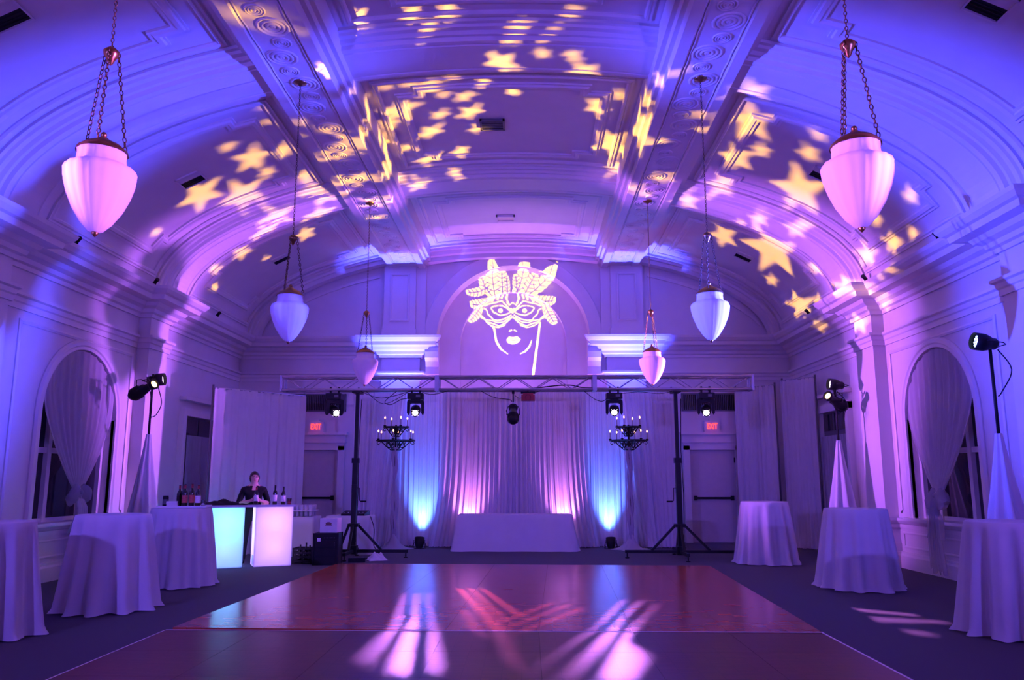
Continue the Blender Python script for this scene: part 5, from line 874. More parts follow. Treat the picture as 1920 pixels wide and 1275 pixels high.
MASK_CUTS = [[(-0.00496,0.00217),(-0.00537,0.00447),(-0.0056,0.00666),(-0.00558,0.00876),(-0.00546,0.01015),(-0.00572,0.01015),(-0.00584,0.00876),(-0.00587,0.00664),(-0.00565,0.00443),(-0.00524,0.00212)],[(-0.00539,0.00408),(-0.00736,0.00475),(-0.00746,0.00458),(-0.00549,0.00391)],[(-0.00539,0.00392),(-0.0035,0.00488),(-0.00361,0.00503),(-0.0055,0.00407)],[(-0.00559,0.00551),(-0.00753,0.00616),(-0.00762,0.006),(-0.00569,0.00535)],[(-0.00559,0.00535),(-0.00372,0.00629),(-0.00384,0.00643),(-0.0057,0.0055)],[(-0.00569,0.0069),(-0.0076,0.00753),(-0.00769,0.00737),(-0.00579,0.00674)],[(-0.00569,0.00675),(-0.00385,0.00766),(-0.00397,0.00779),(-0.0058,0.00689)],[(-0.00569,0.00825),(-0.00756,0.00886),(-0.00766,0.00871),(-0.00579,0.0081)],[(-0.00569,0.00811),(-0.00388,0.00899),(-0.00399,0.00912),(-0.00579,0.00825)],[(-0.00562,0.00941),(-0.00747,0.01),(-0.00756,0.00985),(-0.00571,0.00926)],[(-0.00562,0.00927),(-0.00384,0.01012),(-0.00394,0.01025),(-0.00572,0.0094)],[(-0.00595,0.00291),(-0.00703,0.00404),(-0.00787,0.00521),(-0.00839,0.00647),(-0.00861,0.00736),(-0.00888,0.0073),(-0.00866,0.0064),(-0.00812,0.00511),(-0.00727,0.00391),(-0.00618,0.00276)],[(-0.00694,0.00383),(-0.00833,0.00383),(-0.00834,0.00365),(-0.00695,0.00365)],[(-0.00686,0.00369),(-0.00599,0.0046),(-0.00616,0.0047),(-0.00703,0.0038)],[(-0.00755,0.00458),(-0.00893,0.00457),(-0.00895,0.00439),(-0.00757,0.0044)],[(-0.00747,0.00444),(-0.00661,0.00533),(-0.00678,0.00543),(-0.00765,0.00454)],[(-0.00804,0.00535),(-0.0094,0.00535),(-0.00943,0.00517),(-0.00806,0.00517)],[(-0.00796,0.00521),(-0.0071,0.00609),(-0.00727,0.00619),(-0.00814,0.00531)],[(-0.0084,0.00616),(-0.00975,0.00616),(-0.00977,0.00598),(-0.00841,0.00599)],[(-0.00832,0.00602),(-0.00746,0.00689),(-0.00763,0.00698),(-0.00849,0.00612)],[(-0.00861,0.00689),(-0.00995,0.00689),(-0.00997,0.00672),(-0.00863,0.00672)],[(-0.00854,0.00676),(-0.00768,0.00761),(-0.00785,0.0077),(-0.00871,0.00685)],[(-0.00293,0.00263),(-0.00295,0.00424),(-0.00296,0.00579),(-0.00298,0.00728),(-0.00299,0.00827),(-0.00326,0.00826),(-0.00325,0.00727),(-0.00324,0.00578),(-0.00323,0.00423),(-0.00321,0.00262)],[(-0.00304,0.004),(-0.00459,0.00451),(-0.00469,0.00435),(-0.00313,0.00383)],[(-0.00304,0.00383),(-0.00149,0.00446),(-0.00159,0.00462),(-0.00313,0.004)],[(-0.00305,0.005),(-0.00458,0.0055),(-0.00468,0.00534),(-0.00314,0.00484)],[(-0.00305,0.00484),(-0.00152,0.00545),(-0.00162,0.00561),(-0.00314,0.005)],[(-0.00306,0.00598),(-0.00458,0.00647),(-0.00467,0.00631),(-0.00315,0.00582)],[(-0.00306,0.00583),(-0.00155,0.00642),(-0.00164,0.00658),(-0.00315,0.00598)],[(-0.00307,0.00694),(-0.00457,0.00742),(-0.00466,0.00726),(-0.00316,0.00679)],[(-0.00307,0.00679),(-0.00157,0.00737),(-0.00167,0.00752),(-0.00316,0.00694)],[(-0.00308,0.00776),(-0.00456,0.00823),(-0.00465,0.00808),(-0.00316,0.00761)],[(-0.00307,0.00761),(-0.00159,0.00819),(-0.00169,0.00833),(-0.00317,0.00776)],[(-0.00149,0.00288),(-0.00154,0.00408),(-0.00159,0.00525),(-0.00164,0.00639),(-0.00167,0.00715),(-0.00194,0.00714),(-0.00191,0.00638),(-0.00187,0.00524),(-0.00182,0.00407),(-0.00178,0.00286)],[(-0.00161,0.00391),(-0.00241,0.0043),(-0.00253,0.00415),(-0.00173,0.00376)],[(-0.00161,0.00376),(-0.00085,0.00423),(-0.00098,0.00437),(-0.00174,0.00391)],[(-0.00164,0.00467),(-0.00243,0.00505),(-0.00255,0.0049),(-0.00176,0.00452)],[(-0.00164,0.00452),(-0.00088,0.00498),(-0.00102,0.00512),(-0.00177,0.00466)],[(-0.00167,0.00541),(-0.00245,0.00579),(-0.00257,0.00564),(-0.00179,0.00526)],[(-0.00167,0.00527),(-0.00092,0.00572),(-0.00105,0.00585),(-0.0018,0.00541)],[(-0.0017,0.00614),(-0.00248,0.00652),(-0.0026,0.00637),(-0.00182,0.006)],[(-0.0017,0.006),(-0.00096,0.00644),(-0.00109,0.00658),(-0.00183,0.00614)],[(-0.00173,0.00677),(-0.0025,0.00714),(-0.00262,0.00699),(-0.00185,0.00663)],[(-0.00172,0.00663),(-0.00099,0.00707),(-0.00112,0.0072),(-0.00185,0.00677)],[(0.00064,0.00284),(0.00168,0.00479),(0.00245,0.00671),(0.00289,0.0086),(0.00304,0.00987),(0.00278,0.00989),(0.00262,0.00864),(0.00219,0.00676),(0.00142,0.00487),(0.00038,0.00293)],[(0.00143,0.00451),(0.00011,0.00554),(-4e-05,0.00541),(0.00128,0.00438)],[(0.00139,0.00436),(0.00318,0.00475),(0.00311,0.00492),(0.00133,0.00453)],[(0.00201,0.00573),(0.0007,0.00673),(0.00054,0.00661),(0.00185,0.00561)],[(0.00196,0.00559),(0.00372,0.00597),(0.00366,0.00614),(0.0019,0.00575)],[(0.00244,0.00695),(0.00115,0.00792),(0.00099,0.0078),(0.00229,0.00683)],[(0.0024,0.0068),(0.00414,0.00718),(0.00407,0.00734),(0.00234,0.00697)],[(0.00274,0.00815),(0.00146,0.0091),(0.00131,0.00898),(0.00259,0.00804)],[(0.0027,0.00802),(0.00441,0.00838),(0.00435,0.00854),(0.00263,0.00817)],[(0.0029,0.0092),(0.00163,0.01012),(0.00149,0.01001),(0.00275,0.00909)],[(0.00286,0.00907),(0.00455,0.00942),(0.00449,0.00958),(0.0028,0.00922)],[(0.00137,0.0029),(0.00121,0.00419),(0.00105,0.00544),(0.0009,0.00666),(0.0008,0.00746),(0.00053,0.00744),(0.00063,0.00664),(0.00078,0.00542),(0.00093,0.00417),(0.00108,0.00288)],[(0.00114,0.00401),(6e-05,0.00438),(-3e-05,0.00422),(0.00105,0.00384)],[(0.00116,0.00385),(0.00214,0.00439),(0.00201,0.00453),(0.00103,0.004)],[(0.00104,0.00481),(-3e-05,0.00518),(-0.00012,0.00502),(0.00095,0.00465)],[(0.00106,0.00466),(0.00203,0.00519),(0.0019,0.00533),(0.00094,0.00481)],[(0.00095,0.00561),(-0.00012,0.00597),(-0.00021,0.00581),(0.00086,0.00545)],[(0.00096,0.00546),(0.00192,0.00598),(0.0018,0.00612),(0.00084,0.0056)],[(0.00085,0.00639),(-0.00021,0.00674),(-0.0003,0.00659),(0.00076,0.00623)],[(0.00087,0.00624),(0.00182,0.00675),(0.00169,0.00689),(0.00074,0.00638)],[(0.00077,0.00706),(-0.00028,0.00741),(-0.00037,0.00725),(0.00068,0.0069)],[(0.00078,0.00691),(0.00173,0.00741),(0.0016,0.00755),(0.00066,0.00705)],[(0.00307,0.00285),(0.00391,0.0042),(0.00472,0.00552),(0.00551,0.00679),(0.00603,0.00764),(0.00579,0.00774),(0.00526,0.00689),(0.00447,0.00562),(0.00365,0.00431),(0.00281,0.00296)],[(0.0037,0.00404),(0.00255,0.00511),(0.00238,0.005),(0.00353,0.00393)],[(0.00361,0.0039),(0.00537,0.00378),(0.00538,0.00396),(0.00362,0.00408)],[(0.00423,0.00489),(0.00308,0.00594),(0.00291,0.00583),(0.00406,0.00478)],[(0.00414,0.00475),(0.00588,0.00463),(0.00589,0.00481),(0.00415,0.00492)],[(0.00474,0.00573),(0.0036,0.00676),(0.00344,0.00665),(0.00458,0.00561)],[(0.00465,0.00558),(0.00639,0.00547),(0.0064,0.00564),(0.00466,0.00576)],[(0.00525,0.00654),(0.00411,0.00755),(0.00395,0.00745),(0.00508,0.00643)],[(0.00516,0.0064),(0.00688,0.00629),(0.00689,0.00646),(0.00517,0.00657)],[(0.00568,0.00725),(0.00455,0.00824),(0.00439,0.00814),(0.00552,0.00714)],[(0.0056,0.00711),(0.0073,0.007),(0.00731,0.00717),(0.00561,0.00728)],[(0.00431,0.00305),(0.00667,0.00458),(0.00867,0.00624),(0.01022,0.00808),(0.01106,0.00938),(0.01082,0.00948),(0.00998,0.00819),(0.00845,0.00638),(0.00647,0.00475),(0.00413,0.00323)],[(0.00623,0.00438),(0.00567,0.00582),(0.00546,0.00577),(0.00601,0.00433)],[(0.00611,0.00426),(0.00801,0.00411),(0.00802,0.00429),(0.00613,0.00444)],[(0.00761,0.00539),(0.00704,0.00679),(0.00683,0.00675),(0.00739,0.00534)],[(0.00749,0.00528),(0.00938,0.00512),(0.00938,0.0053),(0.00751,0.00545)],[(0.00881,0.00647),(0.00822,0.00784),(0.00802,0.0078),(0.0086,0.00643)],[(0.0087,0.00636),(0.01056,0.00621),(0.01057,0.00639),(0.00871,0.00653)],[(0.00982,0.00763),(0.00922,0.00897),(0.00902,0.00893),(0.00961,0.00759)],[(0.00971,0.00752),(0.01155,0.00738),(0.01155,0.00755),(0.00972,0.00769)],[(0.01056,0.00869),(0.00997,0.00999),(0.00977,0.00995),(0.01036,0.00865)],[(0.01046,0.00859),(0.01228,0.00844),(0.01228,0.00861),(0.01046,0.00875)],[(-0.00666,0.00541),(-0.00822,0.00456),(-0.00987,0.00398),(-0.01162,0.00377),(-0.01286,0.00379),(-0.0129,0.00356),(-0.01163,0.00354),(-0.00981,0.00376),(-0.0081,0.00437),(-0.00651,0.00523)],[(-0.00795,0.00464),(-0.00833,0.0036),(-0.00811,0.00357),(-0.00773,0.00461)],[(-0.00776,0.00469),(-0.00861,0.00542),(-0.00878,0.0053),(-0.00793,0.00456)],[(-0.00899,0.00418),(-0.00939,0.00313),(-0.00917,0.00309),(-0.00878,0.00414)],[(-0.0088,0.00423),(-0.00965,0.00497),(-0.00982,0.00484),(-0.00897,0.0041)],[(-0.01009,0.00386),(-0.01049,0.0028),(-0.01027,0.00276),(-0.00987,0.00382)],[(-0.00989,0.0039),(-0.01073,0.00465),(-0.01091,0.00452),(-0.01007,0.00378)],[(-0.01122,0.0037),(-0.01164,0.00263),(-0.01142,0.0026),(-0.01101,0.00366)],[(-0.01103,0.00374),(-0.01186,0.00449),(-0.01204,0.00436),(-0.0112,0.00361)],[(-0.01225,0.00367),(-0.01268,0.00261),(-0.01246,0.00257),(-0.01203,0.00363)],[(-0.01205,0.00372),(-0.01287,0.00446),(-0.01305,0.00434),(-0.01223,0.00359)],[(-0.00633,0.002),(-0.00787,0.00135),(-0.00943,0.00093),(-0.01105,0.00085),(-0.01217,0.00095),(-0.01223,0.00071),(-0.01108,0.00061),(-0.0094,0.00069),(-0.00777,0.00112),(-0.00621,0.00179)],[(-0.00762,0.00137),(-0.00803,-4e-05),(-0.0078,-7e-05),(-0.00739,0.00134)],[(-0.0074,0.0014),(-0.00815,0.0026),(-0.00836,0.0025),(-0.00761,0.00131)],[(-0.00863,0.00102),(-0.00906,-0.0004),(-0.00883,-0.00043),(-0.0084,0.00099)],[(-0.00841,0.00106),(-0.00915,0.00226),(-0.00936,0.00216),(-0.00862,0.00096)],[(-0.00966,0.00081),(-0.01011,-0.00062),(-0.00988,-0.00065),(-0.00944,0.00077)],[(-0.00944,0.00084),(-0.01017,0.00205),(-0.01038,0.00195),(-0.00965,0.00074)],[(-0.01071,0.00074),(-0.01117,-0.00069),(-0.01094,-0.00073),(-0.01049,0.0007)],[(-0.0105,0.00077),(-0.01121,0.00198),(-0.01142,0.00188),(-0.01071,0.00067)],[(-0.01165,0.00078),(-0.01212,-0.00065),(-0.01189,-0.00068),(-0.01142,0.00075)],[(-0.01143,0.00081),(-0.01213,0.00202),(-0.01234,0.00192),(-0.01164,0.00071)],[(-0.00954,-0.00074),(-0.01034,-0.00174),(-0.01123,-0.00269),(-0.01227,-0.00356),(-0.01304,-0.00412),(-0.01286,-0.00431),(-0.01207,-0.00374),(-0.01101,-0.00285),(-0.0101,-0.00188),(-0.0093,-0.00087)],[(-0.01016,-0.00166),(-0.00957,-0.0027),(-0.00935,-0.0026),(-0.00994,-0.00156)],[(-0.01,-0.00151),(-0.01127,-0.00114),(-0.01137,-0.00133),(-0.0101,-0.00171)],[(-0.01071,-0.00229),(-0.01011,-0.00335),(-0.00989,-0.00324),(-0.01049,-0.00219)],[(-0.01055,-0.00214),(-0.01183,-0.00176),(-0.01193,-0.00196),(-0.01065,-0.00234)],[(-0.01131,-0.0029),(-0.01072,-0.00396),(-0.0105,-0.00385),(-0.01109,-0.00279)],[(-0.01115,-0.00274),(-0.01243,-0.00236),(-0.01254,-0.00256),(-0.01125,-0.00294)],[(-0.01197,-0.00347),(-0.01139,-0.00454),(-0.01116,-0.00443),(-0.01175,-0.00336)],[(-0.01181,-0.00331),(-0.0131,-0.00292),(-0.0132,-0.00312),(-0.01191,-0.00351)],[(-0.0126,-0.00394),(-0.01202,-0.00503),(-0.01179,-0.00492),(-0.01237,-0.00383)],[(-0.01243,-0.00378),(-0.01372,-0.00339),(-0.01383,-0.00359),(-0.01254,-0.00399)],[(0.00579,0.00234),(0.00743,0.00185),(0.00911,0.00159),(0.01078,0.00168),(0.01191,0.00191),(0.01181,0.00214),(0.01072,0.00192),(0.00911,0.00183),(0.0075,0.00207),(0.00588,0.00256)],[(0.00725,0.00201),(0.00783,0.00322),(0.00762,0.00329),(0.00703,0.00209)],[(0.00703,0.00202),(0.00762,0.00072),(0.00784,0.00078),(0.00725,0.00207)],[(0.0083,0.00177),(0.00887,0.00298),(0.00865,0.00306),(0.00808,0.00185)],[(0.00808,0.00178),(0.00869,0.00047),(0.00891,0.00053),(0.0083,0.00184)],[(0.00935,0.00166),(0.00991,0.00288),(0.00969,0.00296),(0.00913,0.00174)],[(0.00913,0.00167),(0.00976,0.00036),(0.00998,0.00042),(0.00935,0.00173)],[(0.0104,0.0017),(0.01095,0.00292),(0.01073,0.003),(0.01018,0.00178)],[(0.01018,0.00171),(0.01082,0.0004),(0.01104,0.00046),(0.0104,0.00177)],[(0.01132,0.00184),(0.01185,0.00306),(0.01163,0.00314),(0.0111,0.00192)],[(0.0111,0.00185),(0.01175,0.00055),(0.01197,0.00061),(0.01131,0.00191)],[(0.00882,2e-05),(0.00954,-0.0013),(0.0104,-0.0026),(0.01144,-0.00386),(0.01222,-0.0047),(0.01246,-0.00454),(0.01168,-0.00371),(0.01066,-0.00247),(0.00981,-0.00119),(0.00909,0.00011)],[(0.00954,-0.00108),(0.01097,-0.00099),(0.01093,-0.00079),(0.00951,-0.00088)],[(0.00942,-0.00092),(0.00864,-0.00191),(0.00885,-0.00203),(0.00963,-0.00104)],[(0.01005,-0.00192),(0.01149,-0.00183),(0.01145,-0.00162),(0.01001,-0.00171)],[(0.00993,-0.00175),(0.00915,-0.00276),(0.00936,-0.00288),(0.01014,-0.00188)],[(0.01063,-0.00274),(0.01208,-0.00265),(0.01204,-0.00244),(0.01059,-0.00253)],[(0.0105,-0.00257),(0.00972,-0.00359),(0.00993,-0.00372),(0.01071,-0.0027)],[(0.01127,-0.00355),(0.01274,-0.00345),(0.0127,-0.00324),(0.01123,-0.00333)],[(0.01115,-0.00338),(0.01037,-0.00441),(0.01058,-0.00454),(0.01136,-0.0035)],[(0.0119,-0.00424),(0.01337,-0.00414),(0.01332,-0.00393),(0.01185,-0.00402)],[(0.01177,-0.00407),(0.01099,-0.00512),(0.0112,-0.00525),(0.01198,-0.0042)],[(-0.00219,-0.00966),(9e-05,-0.00974),(0.00237,-0.00952),(0.00235,-0.00937),(9e-05,-0.00959),(-0.00218,-0.00951)],[(-0.00597,0.01366),(-0.00585,0.01246),(-0.00573,0.01121),(-0.00556,0.01123),(-0.00568,0.01248),(-0.00581,0.01368)],[(-0.00671,0.01283),(-0.00583,0.01201),(-0.00467,0.01254),(-0.00474,0.01262),(-0.00579,0.01211),(-0.00659,0.0129)],[(0.00252,0.01334),(0.00286,0.01181),(0.00303,0.01183),(0.00269,0.01336)],[(0.00352,0.01326),(0.00344,0.01183),(0.00358,0.01183),(0.00366,0.01326)],[(0.01129,0.01295),(0.01079,0.01139),(0.01027,0.00977),(0.01044,0.00973),(0.01096,0.01135),(0.01146,0.01291)],[(0.00946,0.01215),(0.01244,0.01133),(0.01248,0.01143),(0.0095,0.01224)]]
BEAMS = [[[(-0.00935,-0.01974),(-0.01021,-0.01823),(-0.00386,-0.00967),(0.00063,-0.00362),(0.00397,0.00089),(0.00655,0.00437),(0.01004,0.00754),(0.01278,0.01004),(0.01555,0.01232),(0.01777,0.01414),(0.01835,0.01378),(0.01653,0.01195),(0.01427,0.00967),(0.01139,0.00676),(0.00917,0.00392),(0.00636,0.00033),(0.0027,-0.00434),(-0.00226,-0.01067)],[(-0.01389,-0.01991),(-0.01347,-0.01741),(-0.00733,-0.00997),(-0.00282,-0.0045),(0.00065,-0.0003),(0.0034,0.00303),(0.0055,0.00419),(0.00258,0.00056),(-0.00123,-0.00418),(-0.00642,-0.01063)],[(-0.01653,-0.01789),(-0.01692,-0.01653),(-0.01184,-0.0103),(-0.00791,-0.00549),(-0.00479,-0.00166),(-0.00225,0.00146),(-0.00046,0.00204),(-0.00313,-0.00128),(-0.00648,-0.00543),(-0.01079,-0.01077)],[(0.00804,-0.00196),(0.00627,-0.0027),(0.0095,0.00153),(0.01202,0.00481),(0.01403,0.00744),(0.01516,0.00726),(0.01218,0.0034)]],[[(-0.00246,-0.02578),(-0.00456,-0.0257),(-0.00432,-0.01431),(-0.00417,-0.0069),(-0.00406,-0.00168),(-0.00316,0.00178),(-0.00244,0.00452),(-0.00185,0.00675),(-0.00137,0.00859),(0.00189,0.00706),(0.00117,0.00538),(0.00033,0.00342),(-0.00067,0.00108),(-0.00188,-0.00174),(-0.00201,-0.00696),(-0.00219,-0.01438)],[(-0.00638,-0.02609),(-0.00934,-0.02598),(-0.00842,-0.01144),(-0.0079,-0.00305),(-0.00736,0.00147),(-0.00696,0.00485),(-0.00665,0.00747),(-0.0064,0.00956),(-0.00486,0.00946),(-0.00331,0.00936),(-0.00372,0.00745),(-0.00423,0.0051),(-0.00487,0.00216),(-0.0057,-0.00164),(-0.00667,-0.00851)],[(-0.01095,-0.02546),(-0.01471,-0.02531),(-0.01209,-0.01764),(-0.01205,-0.00783),(-0.01202,-0.00147),(-0.01174,0.00227),(-0.01152,0.00517),(-0.01135,0.00749),(-0.01121,0.00939),(-0.00902,0.00948),(-0.00927,0.0074),(-0.00955,0.00523),(-0.00992,0.00229),(-0.0104,-0.00151),(-0.01052,-0.00671),(-0.01069,-0.0141)]],[[(-0.00023,-0.02138),(-0.00271,-0.02294),(0.00019,-0.01584),(0.00236,-0.01054),(0.00403,-0.00644),(0.00537,-0.00317),(0.00678,-0.00074),(0.00798,0.00133),(0.009,0.00309),(0.00989,0.00462),(0.01067,0.00596),(0.01135,0.00714),(0.0119,0.00806),(0.01187,0.00537),(0.01103,0.00402),(0.01008,0.00247),(0.00897,0.0007),(0.00769,-0.00137),(0.00618,-0.0038),(0.00465,-0.008),(0.00261,-0.01358)],[(-0.00533,-0.02167),(-0.00882,-0.02222),(-0.00448,-0.0151),(-0.00125,-0.00982),(0.00086,-0.00404),(0.00238,0.00013),(0.00361,0.00263),(0.00462,0.00468),(0.00546,0.0064),(0.00618,0.00786),(0.00851,0.00794),(0.00787,0.00671),(0.00712,0.0053),(0.00626,0.00366),(0.00525,0.00175),(0.00405,-0.00054),(0.0026,-0.0033),(0.00074,-0.0076),(-0.00177,-0.01341)],[(-0.01042,-0.0195),(-0.01291,-0.01888),(-0.00846,-0.01224),(-0.00516,-0.00732),(-0.00262,-0.00352),(-0.00068,0.0),(-0.00263,0.0018),(-0.00432,0.00335),(-0.00254,0.0057),(-0.0011,0.0076),(0.00034,0.00765),(0.00177,0.0077),(0.00319,0.00775),(0.00264,0.00632),(0.002,0.00463),(0.00123,0.00263),(0.00031,0.0002),(-0.00084,-0.00281),(-0.00314,-0.00681),(-0.00619,-0.01212)]],[[(0.04826,-0.00629),(0.04635,-0.005),(0.04588,-0.00199),(0.04549,0.00061),(0.04514,0.00289),(0.04483,0.00489),(0.04456,0.00666),(0.04639,0.00567),(0.04668,0.00384),(0.047,0.00179),(0.04736,-0.00055),(0.04778,-0.00321)],[(0.04274,-0.00492),(0.04062,-0.00376),(0.0406,-0.00095),(0.04058,0.00149),(0.04057,0.00363),(0.04055,0.00553),(0.04054,0.00721),(0.04053,0.00873),(0.04253,0.00757),(0.04255,0.00604),(0.04258,0.00433),(0.04261,0.00243),(0.04265,0.00029),(0.04269,-0.00214)],[(0.0373,-0.00304),(0.03498,-0.00156),(0.03533,0.00108),(0.03563,0.00337),(0.0359,0.00539),(0.03661,0.00655),(0.03639,0.00871),(0.03653,0.01019),(0.03832,0.00935),(0.0382,0.00785),(0.03806,0.00618),(0.0379,0.00431),(0.03773,0.00218),(0.03753,-0.00024)],[(-0.03811,-0.01153),(-0.04099,-0.01087),(-0.04376,-0.01024),(-0.04645,-0.00963),(-0.04905,-0.00904),(-0.05156,-0.00847),(-0.04894,-0.00675),(-0.04678,-0.00718),(-0.04455,-0.00762),(-0.04227,-0.00808),(-0.03992,-0.00855),(-0.03751,-0.00904)],[(-0.03673,-0.00545),(-0.03938,-0.0053),(-0.04199,-0.00516),(-0.04456,-0.00501),(-0.0471,-0.00487),(-0.04961,-0.00473),(-0.05209,-0.00459),(-0.05454,-0.00446),(-0.05177,-0.00311),(-0.04901,-0.00298),(-0.04624,-0.00286),(-0.04348,-0.00273),(-0.04072,-0.00261),(-0.03797,-0.00248),(-0.03521,-0.00235)],[(-0.03691,0.00082),(-0.03859,0.00118),(-0.04022,0.00153),(-0.0418,0.00187),(-0.03905,0.00341),(-0.03739,0.00305),(-0.03569,0.00269)]]]
LEKO_L, AIM_L = (-5.80, 12.90, 2.98), (2.9, 9.7, 6.5)
LEKO_R, AIM_R = (5.80, 14.50, 2.92), (-2.0, 9.4, 6.8)
sl = light_stand(-5.98, 13.32, 3.22, 'black light stand in a white fabric cover against the bar-side pilaster', 2.2, seed=1)
sr = light_stand(5.97, 14.68, 3.25, 'black light stand in a white fabric cover holding the amber spotlight opposite the bar', 2.15, seed=2)
light_stand(5.92, 9.62, 3.15, 'black light stand in a white fabric cover holding the blue LED can', 2.0, seed=3)
light_stand(-5.95, 8.75, 3.15, 'black light stand out of the picture on the bar side', 2.0, seed=4)
for st, a_, b_ in ((sl, (-5.98, 13.32, 3.0), (-5.90, 12.95, 3.12)), (sr, (5.97, 14.68, 2.95), (5.90, 14.55, 3.05))):
    o = MB().bar(a_, b_, .022).build('side_arm', M_BLACKM); o.parent = st
    o.matrix_parent_inverse = (Matrix.Translation(st.location)@Matrix.Rotation(st.rotation_euler.z, 4, 'Z')).inverted()
profile_spot(LEKO_L, AIM_L, 'glowing amber profile spotlight on the stand above the bar-side tables', [star_poly(*s) for s in STARS_L], [], P_STAR, STAR)
profile_spot(LEKO_R, AIM_R, 'glowing amber profile spotlight on the stand beside the corner drape', [star_poly(*s) for s in STARS_R], [], P_STAR, STAR)
par((-5.88, 13.40, 3.14), (6.4, 14.3, 4.4), 'round LED can next to the amber spotlight on the bar-side stand', P_PINK, PINK, 48, G_PINK, 1, oval=.34)
par((5.93, 14.72, 3.18), (-6.4, 14.2, 4.4), 'round LED can glowing white-pink on the stand by the corner drape', P_PINK, PINK, 48, G_PINK, 1, oval=.34)
par((5.75, 9.55, 3.10), (-6.4, 9.6, 5.0), 'round LED can glowing blue-white on the stand opposite the bar', P_BLUE, BLUE, 46, G_BLUE, 1, oval=.46)
par((-5.80, 8.75, 3.05), (6.4, 9.7, 5.0), 'blue LED can on the stand outside the picture, bar side', P_BLUE, BLUE, 46, G_BLUE, 1, oval=.46)
# nearer pink cans of the rows beside the camera; blue fill pair added behind it
for sg, sd in ((-1, 'bar side'), (1, 'opposite the bar')):
    light_stand(sg*5.95, 4.6, 3.15, 'light stand beside the camera, '+sd, 2.0, seed=6+sg)
    par((sg*5.78, 4.6, 3.05), (-sg*6.4, 5.2, 4.4), 'pink LED can beside the camera, '+sd, P_PINK, PINK, 48, G_PINK, 1, oval=.34)
    light_stand(sg*5.95, .2, 3.15, 'added light stand behind the camera, '+sd, 2.0, seed=9+sg)
    par((sg*5.78, .2, 3.05), (-sg*1.5, 15.5, 3.2), 'added blue fill LED can behind the camera, '+sd, P_FILL, DEEP, 72, G_BLUE, 1)
def floor_par(x, y, target, label, power, color, deg, glowm, blend=.6, oval=1):
    t = par((x, y, .17), target, label, power, color, deg, glowm, blend, .05, name='floor_uplight', oval=oval)
    return t
for sg, lb in ((-1, 'black floor uplight washing the drape cyan beside the candelabra near the cases'), (1, 'black floor uplight washing the drape cyan beside the candelabra near the exit door')):
    x = -1.98 if sg < 0 else 2.12
    fp = floor_par(x, 17.62, (x-.0, 18.05, 1.9), lb, P_FLOORBLUE, CYAN, 124, G_BLUE, .8, .34)
    m = MB().box((x, 17.60, .006), (.26, .22, .012))
    for e in (-1, 1): m.box((x+e*.12, 17.60, .09), (.008, .03, .17))
    keep(m.build('floor_bracket', M_BLACKM), fp)
for x, lb in ((-.95, 'pink uplight hidden behind the banquet table, bar side'), (1.15, 'pink uplight hidden behind the banquet table, exit door side')):
    floor_par(x, 17.62, (x*.98, 17.95, 2.8), lb, P_FLOORPINK, WARMPINK, 70, G_PINK, .8)
for sg in (-1, 1):
    floor_par(sg*2.73, 18.34, (sg*2.73, 18.72, 6.0), 'blue uplight on the floor behind the stage drape, '+('bar side' if sg < 0 else 'exit door side'), P_LEDGE, BLUE, 30, G_BLUE, 1)
    floor_par(sg*1.15, 18.75, (sg*.9, 19.35, 5), 'pink uplight on the floor behind the stage drape, '+('bar side' if sg < 0 else 'exit door side'), P_NICHE, PINK, 56, G_PINK)

# ------------------------------------------------------------------ truss on crank stands
TY, TZ0, TZ1 = 15.6, 3.16, 3.46
t = thing('lighting_truss', 'long aluminium box truss carrying the moving lights', 'truss', (0, TY, TZ0))
X0, X1 = -4.48, 4.72; h = TZ1-TZ0; dd = .15
secs = [X0+(X1-X0)*k/3 for k in range(4)]
for a, b in zip(secs[:-1], secs[1:]):
    for y in (-dd, dd):
        for z in (.025, h-.025): MB().cyl((a, y, z), (b, y, z), .025, n=10).build('chord', M_ALU, t)
    nb = 8; st = (b-a-.16)/nb
    bm_ = MB().tube([(0, 0, .03), (st, 0, h-.03)], .009, 6).mesh('brace'); bm_.materials.append(M_ALU)
    bm2 = MB().tube([(0, 0, h-.03), (st, 0, .03)], .009, 6).mesh('brace'); bm2.materials.append(M_ALU)
    bm3 = MB().tube([(0, -dd, 0), (st, dd, 0)], .008, 6).mesh('brace'); bm3.materials.append(M_ALU)
    for k in range(nb):
        for y in (-dd, dd): link('brace', bm_ if k % 2 else bm2, None, t, (a+.08+k*st, y, 0))
        for z in (.025, h-.025): link('brace', bm3, None, t, (a+.08+k*st, 0, z))
for i, x in enumerate(secs):
    for e in ((1,) if i == 0 else (-1,) if i == 3 else (-1, 1)):
        m = MB(); xx = x+e*.02
        for y in (-dd, dd): m.box((xx, y, h/2), (.04, .05, h))
        for z in (.02, h-.02): m.box((xx, 0, z), (.03, 2*dd, .05))
        m.build('end_frame', M_ALU, t)
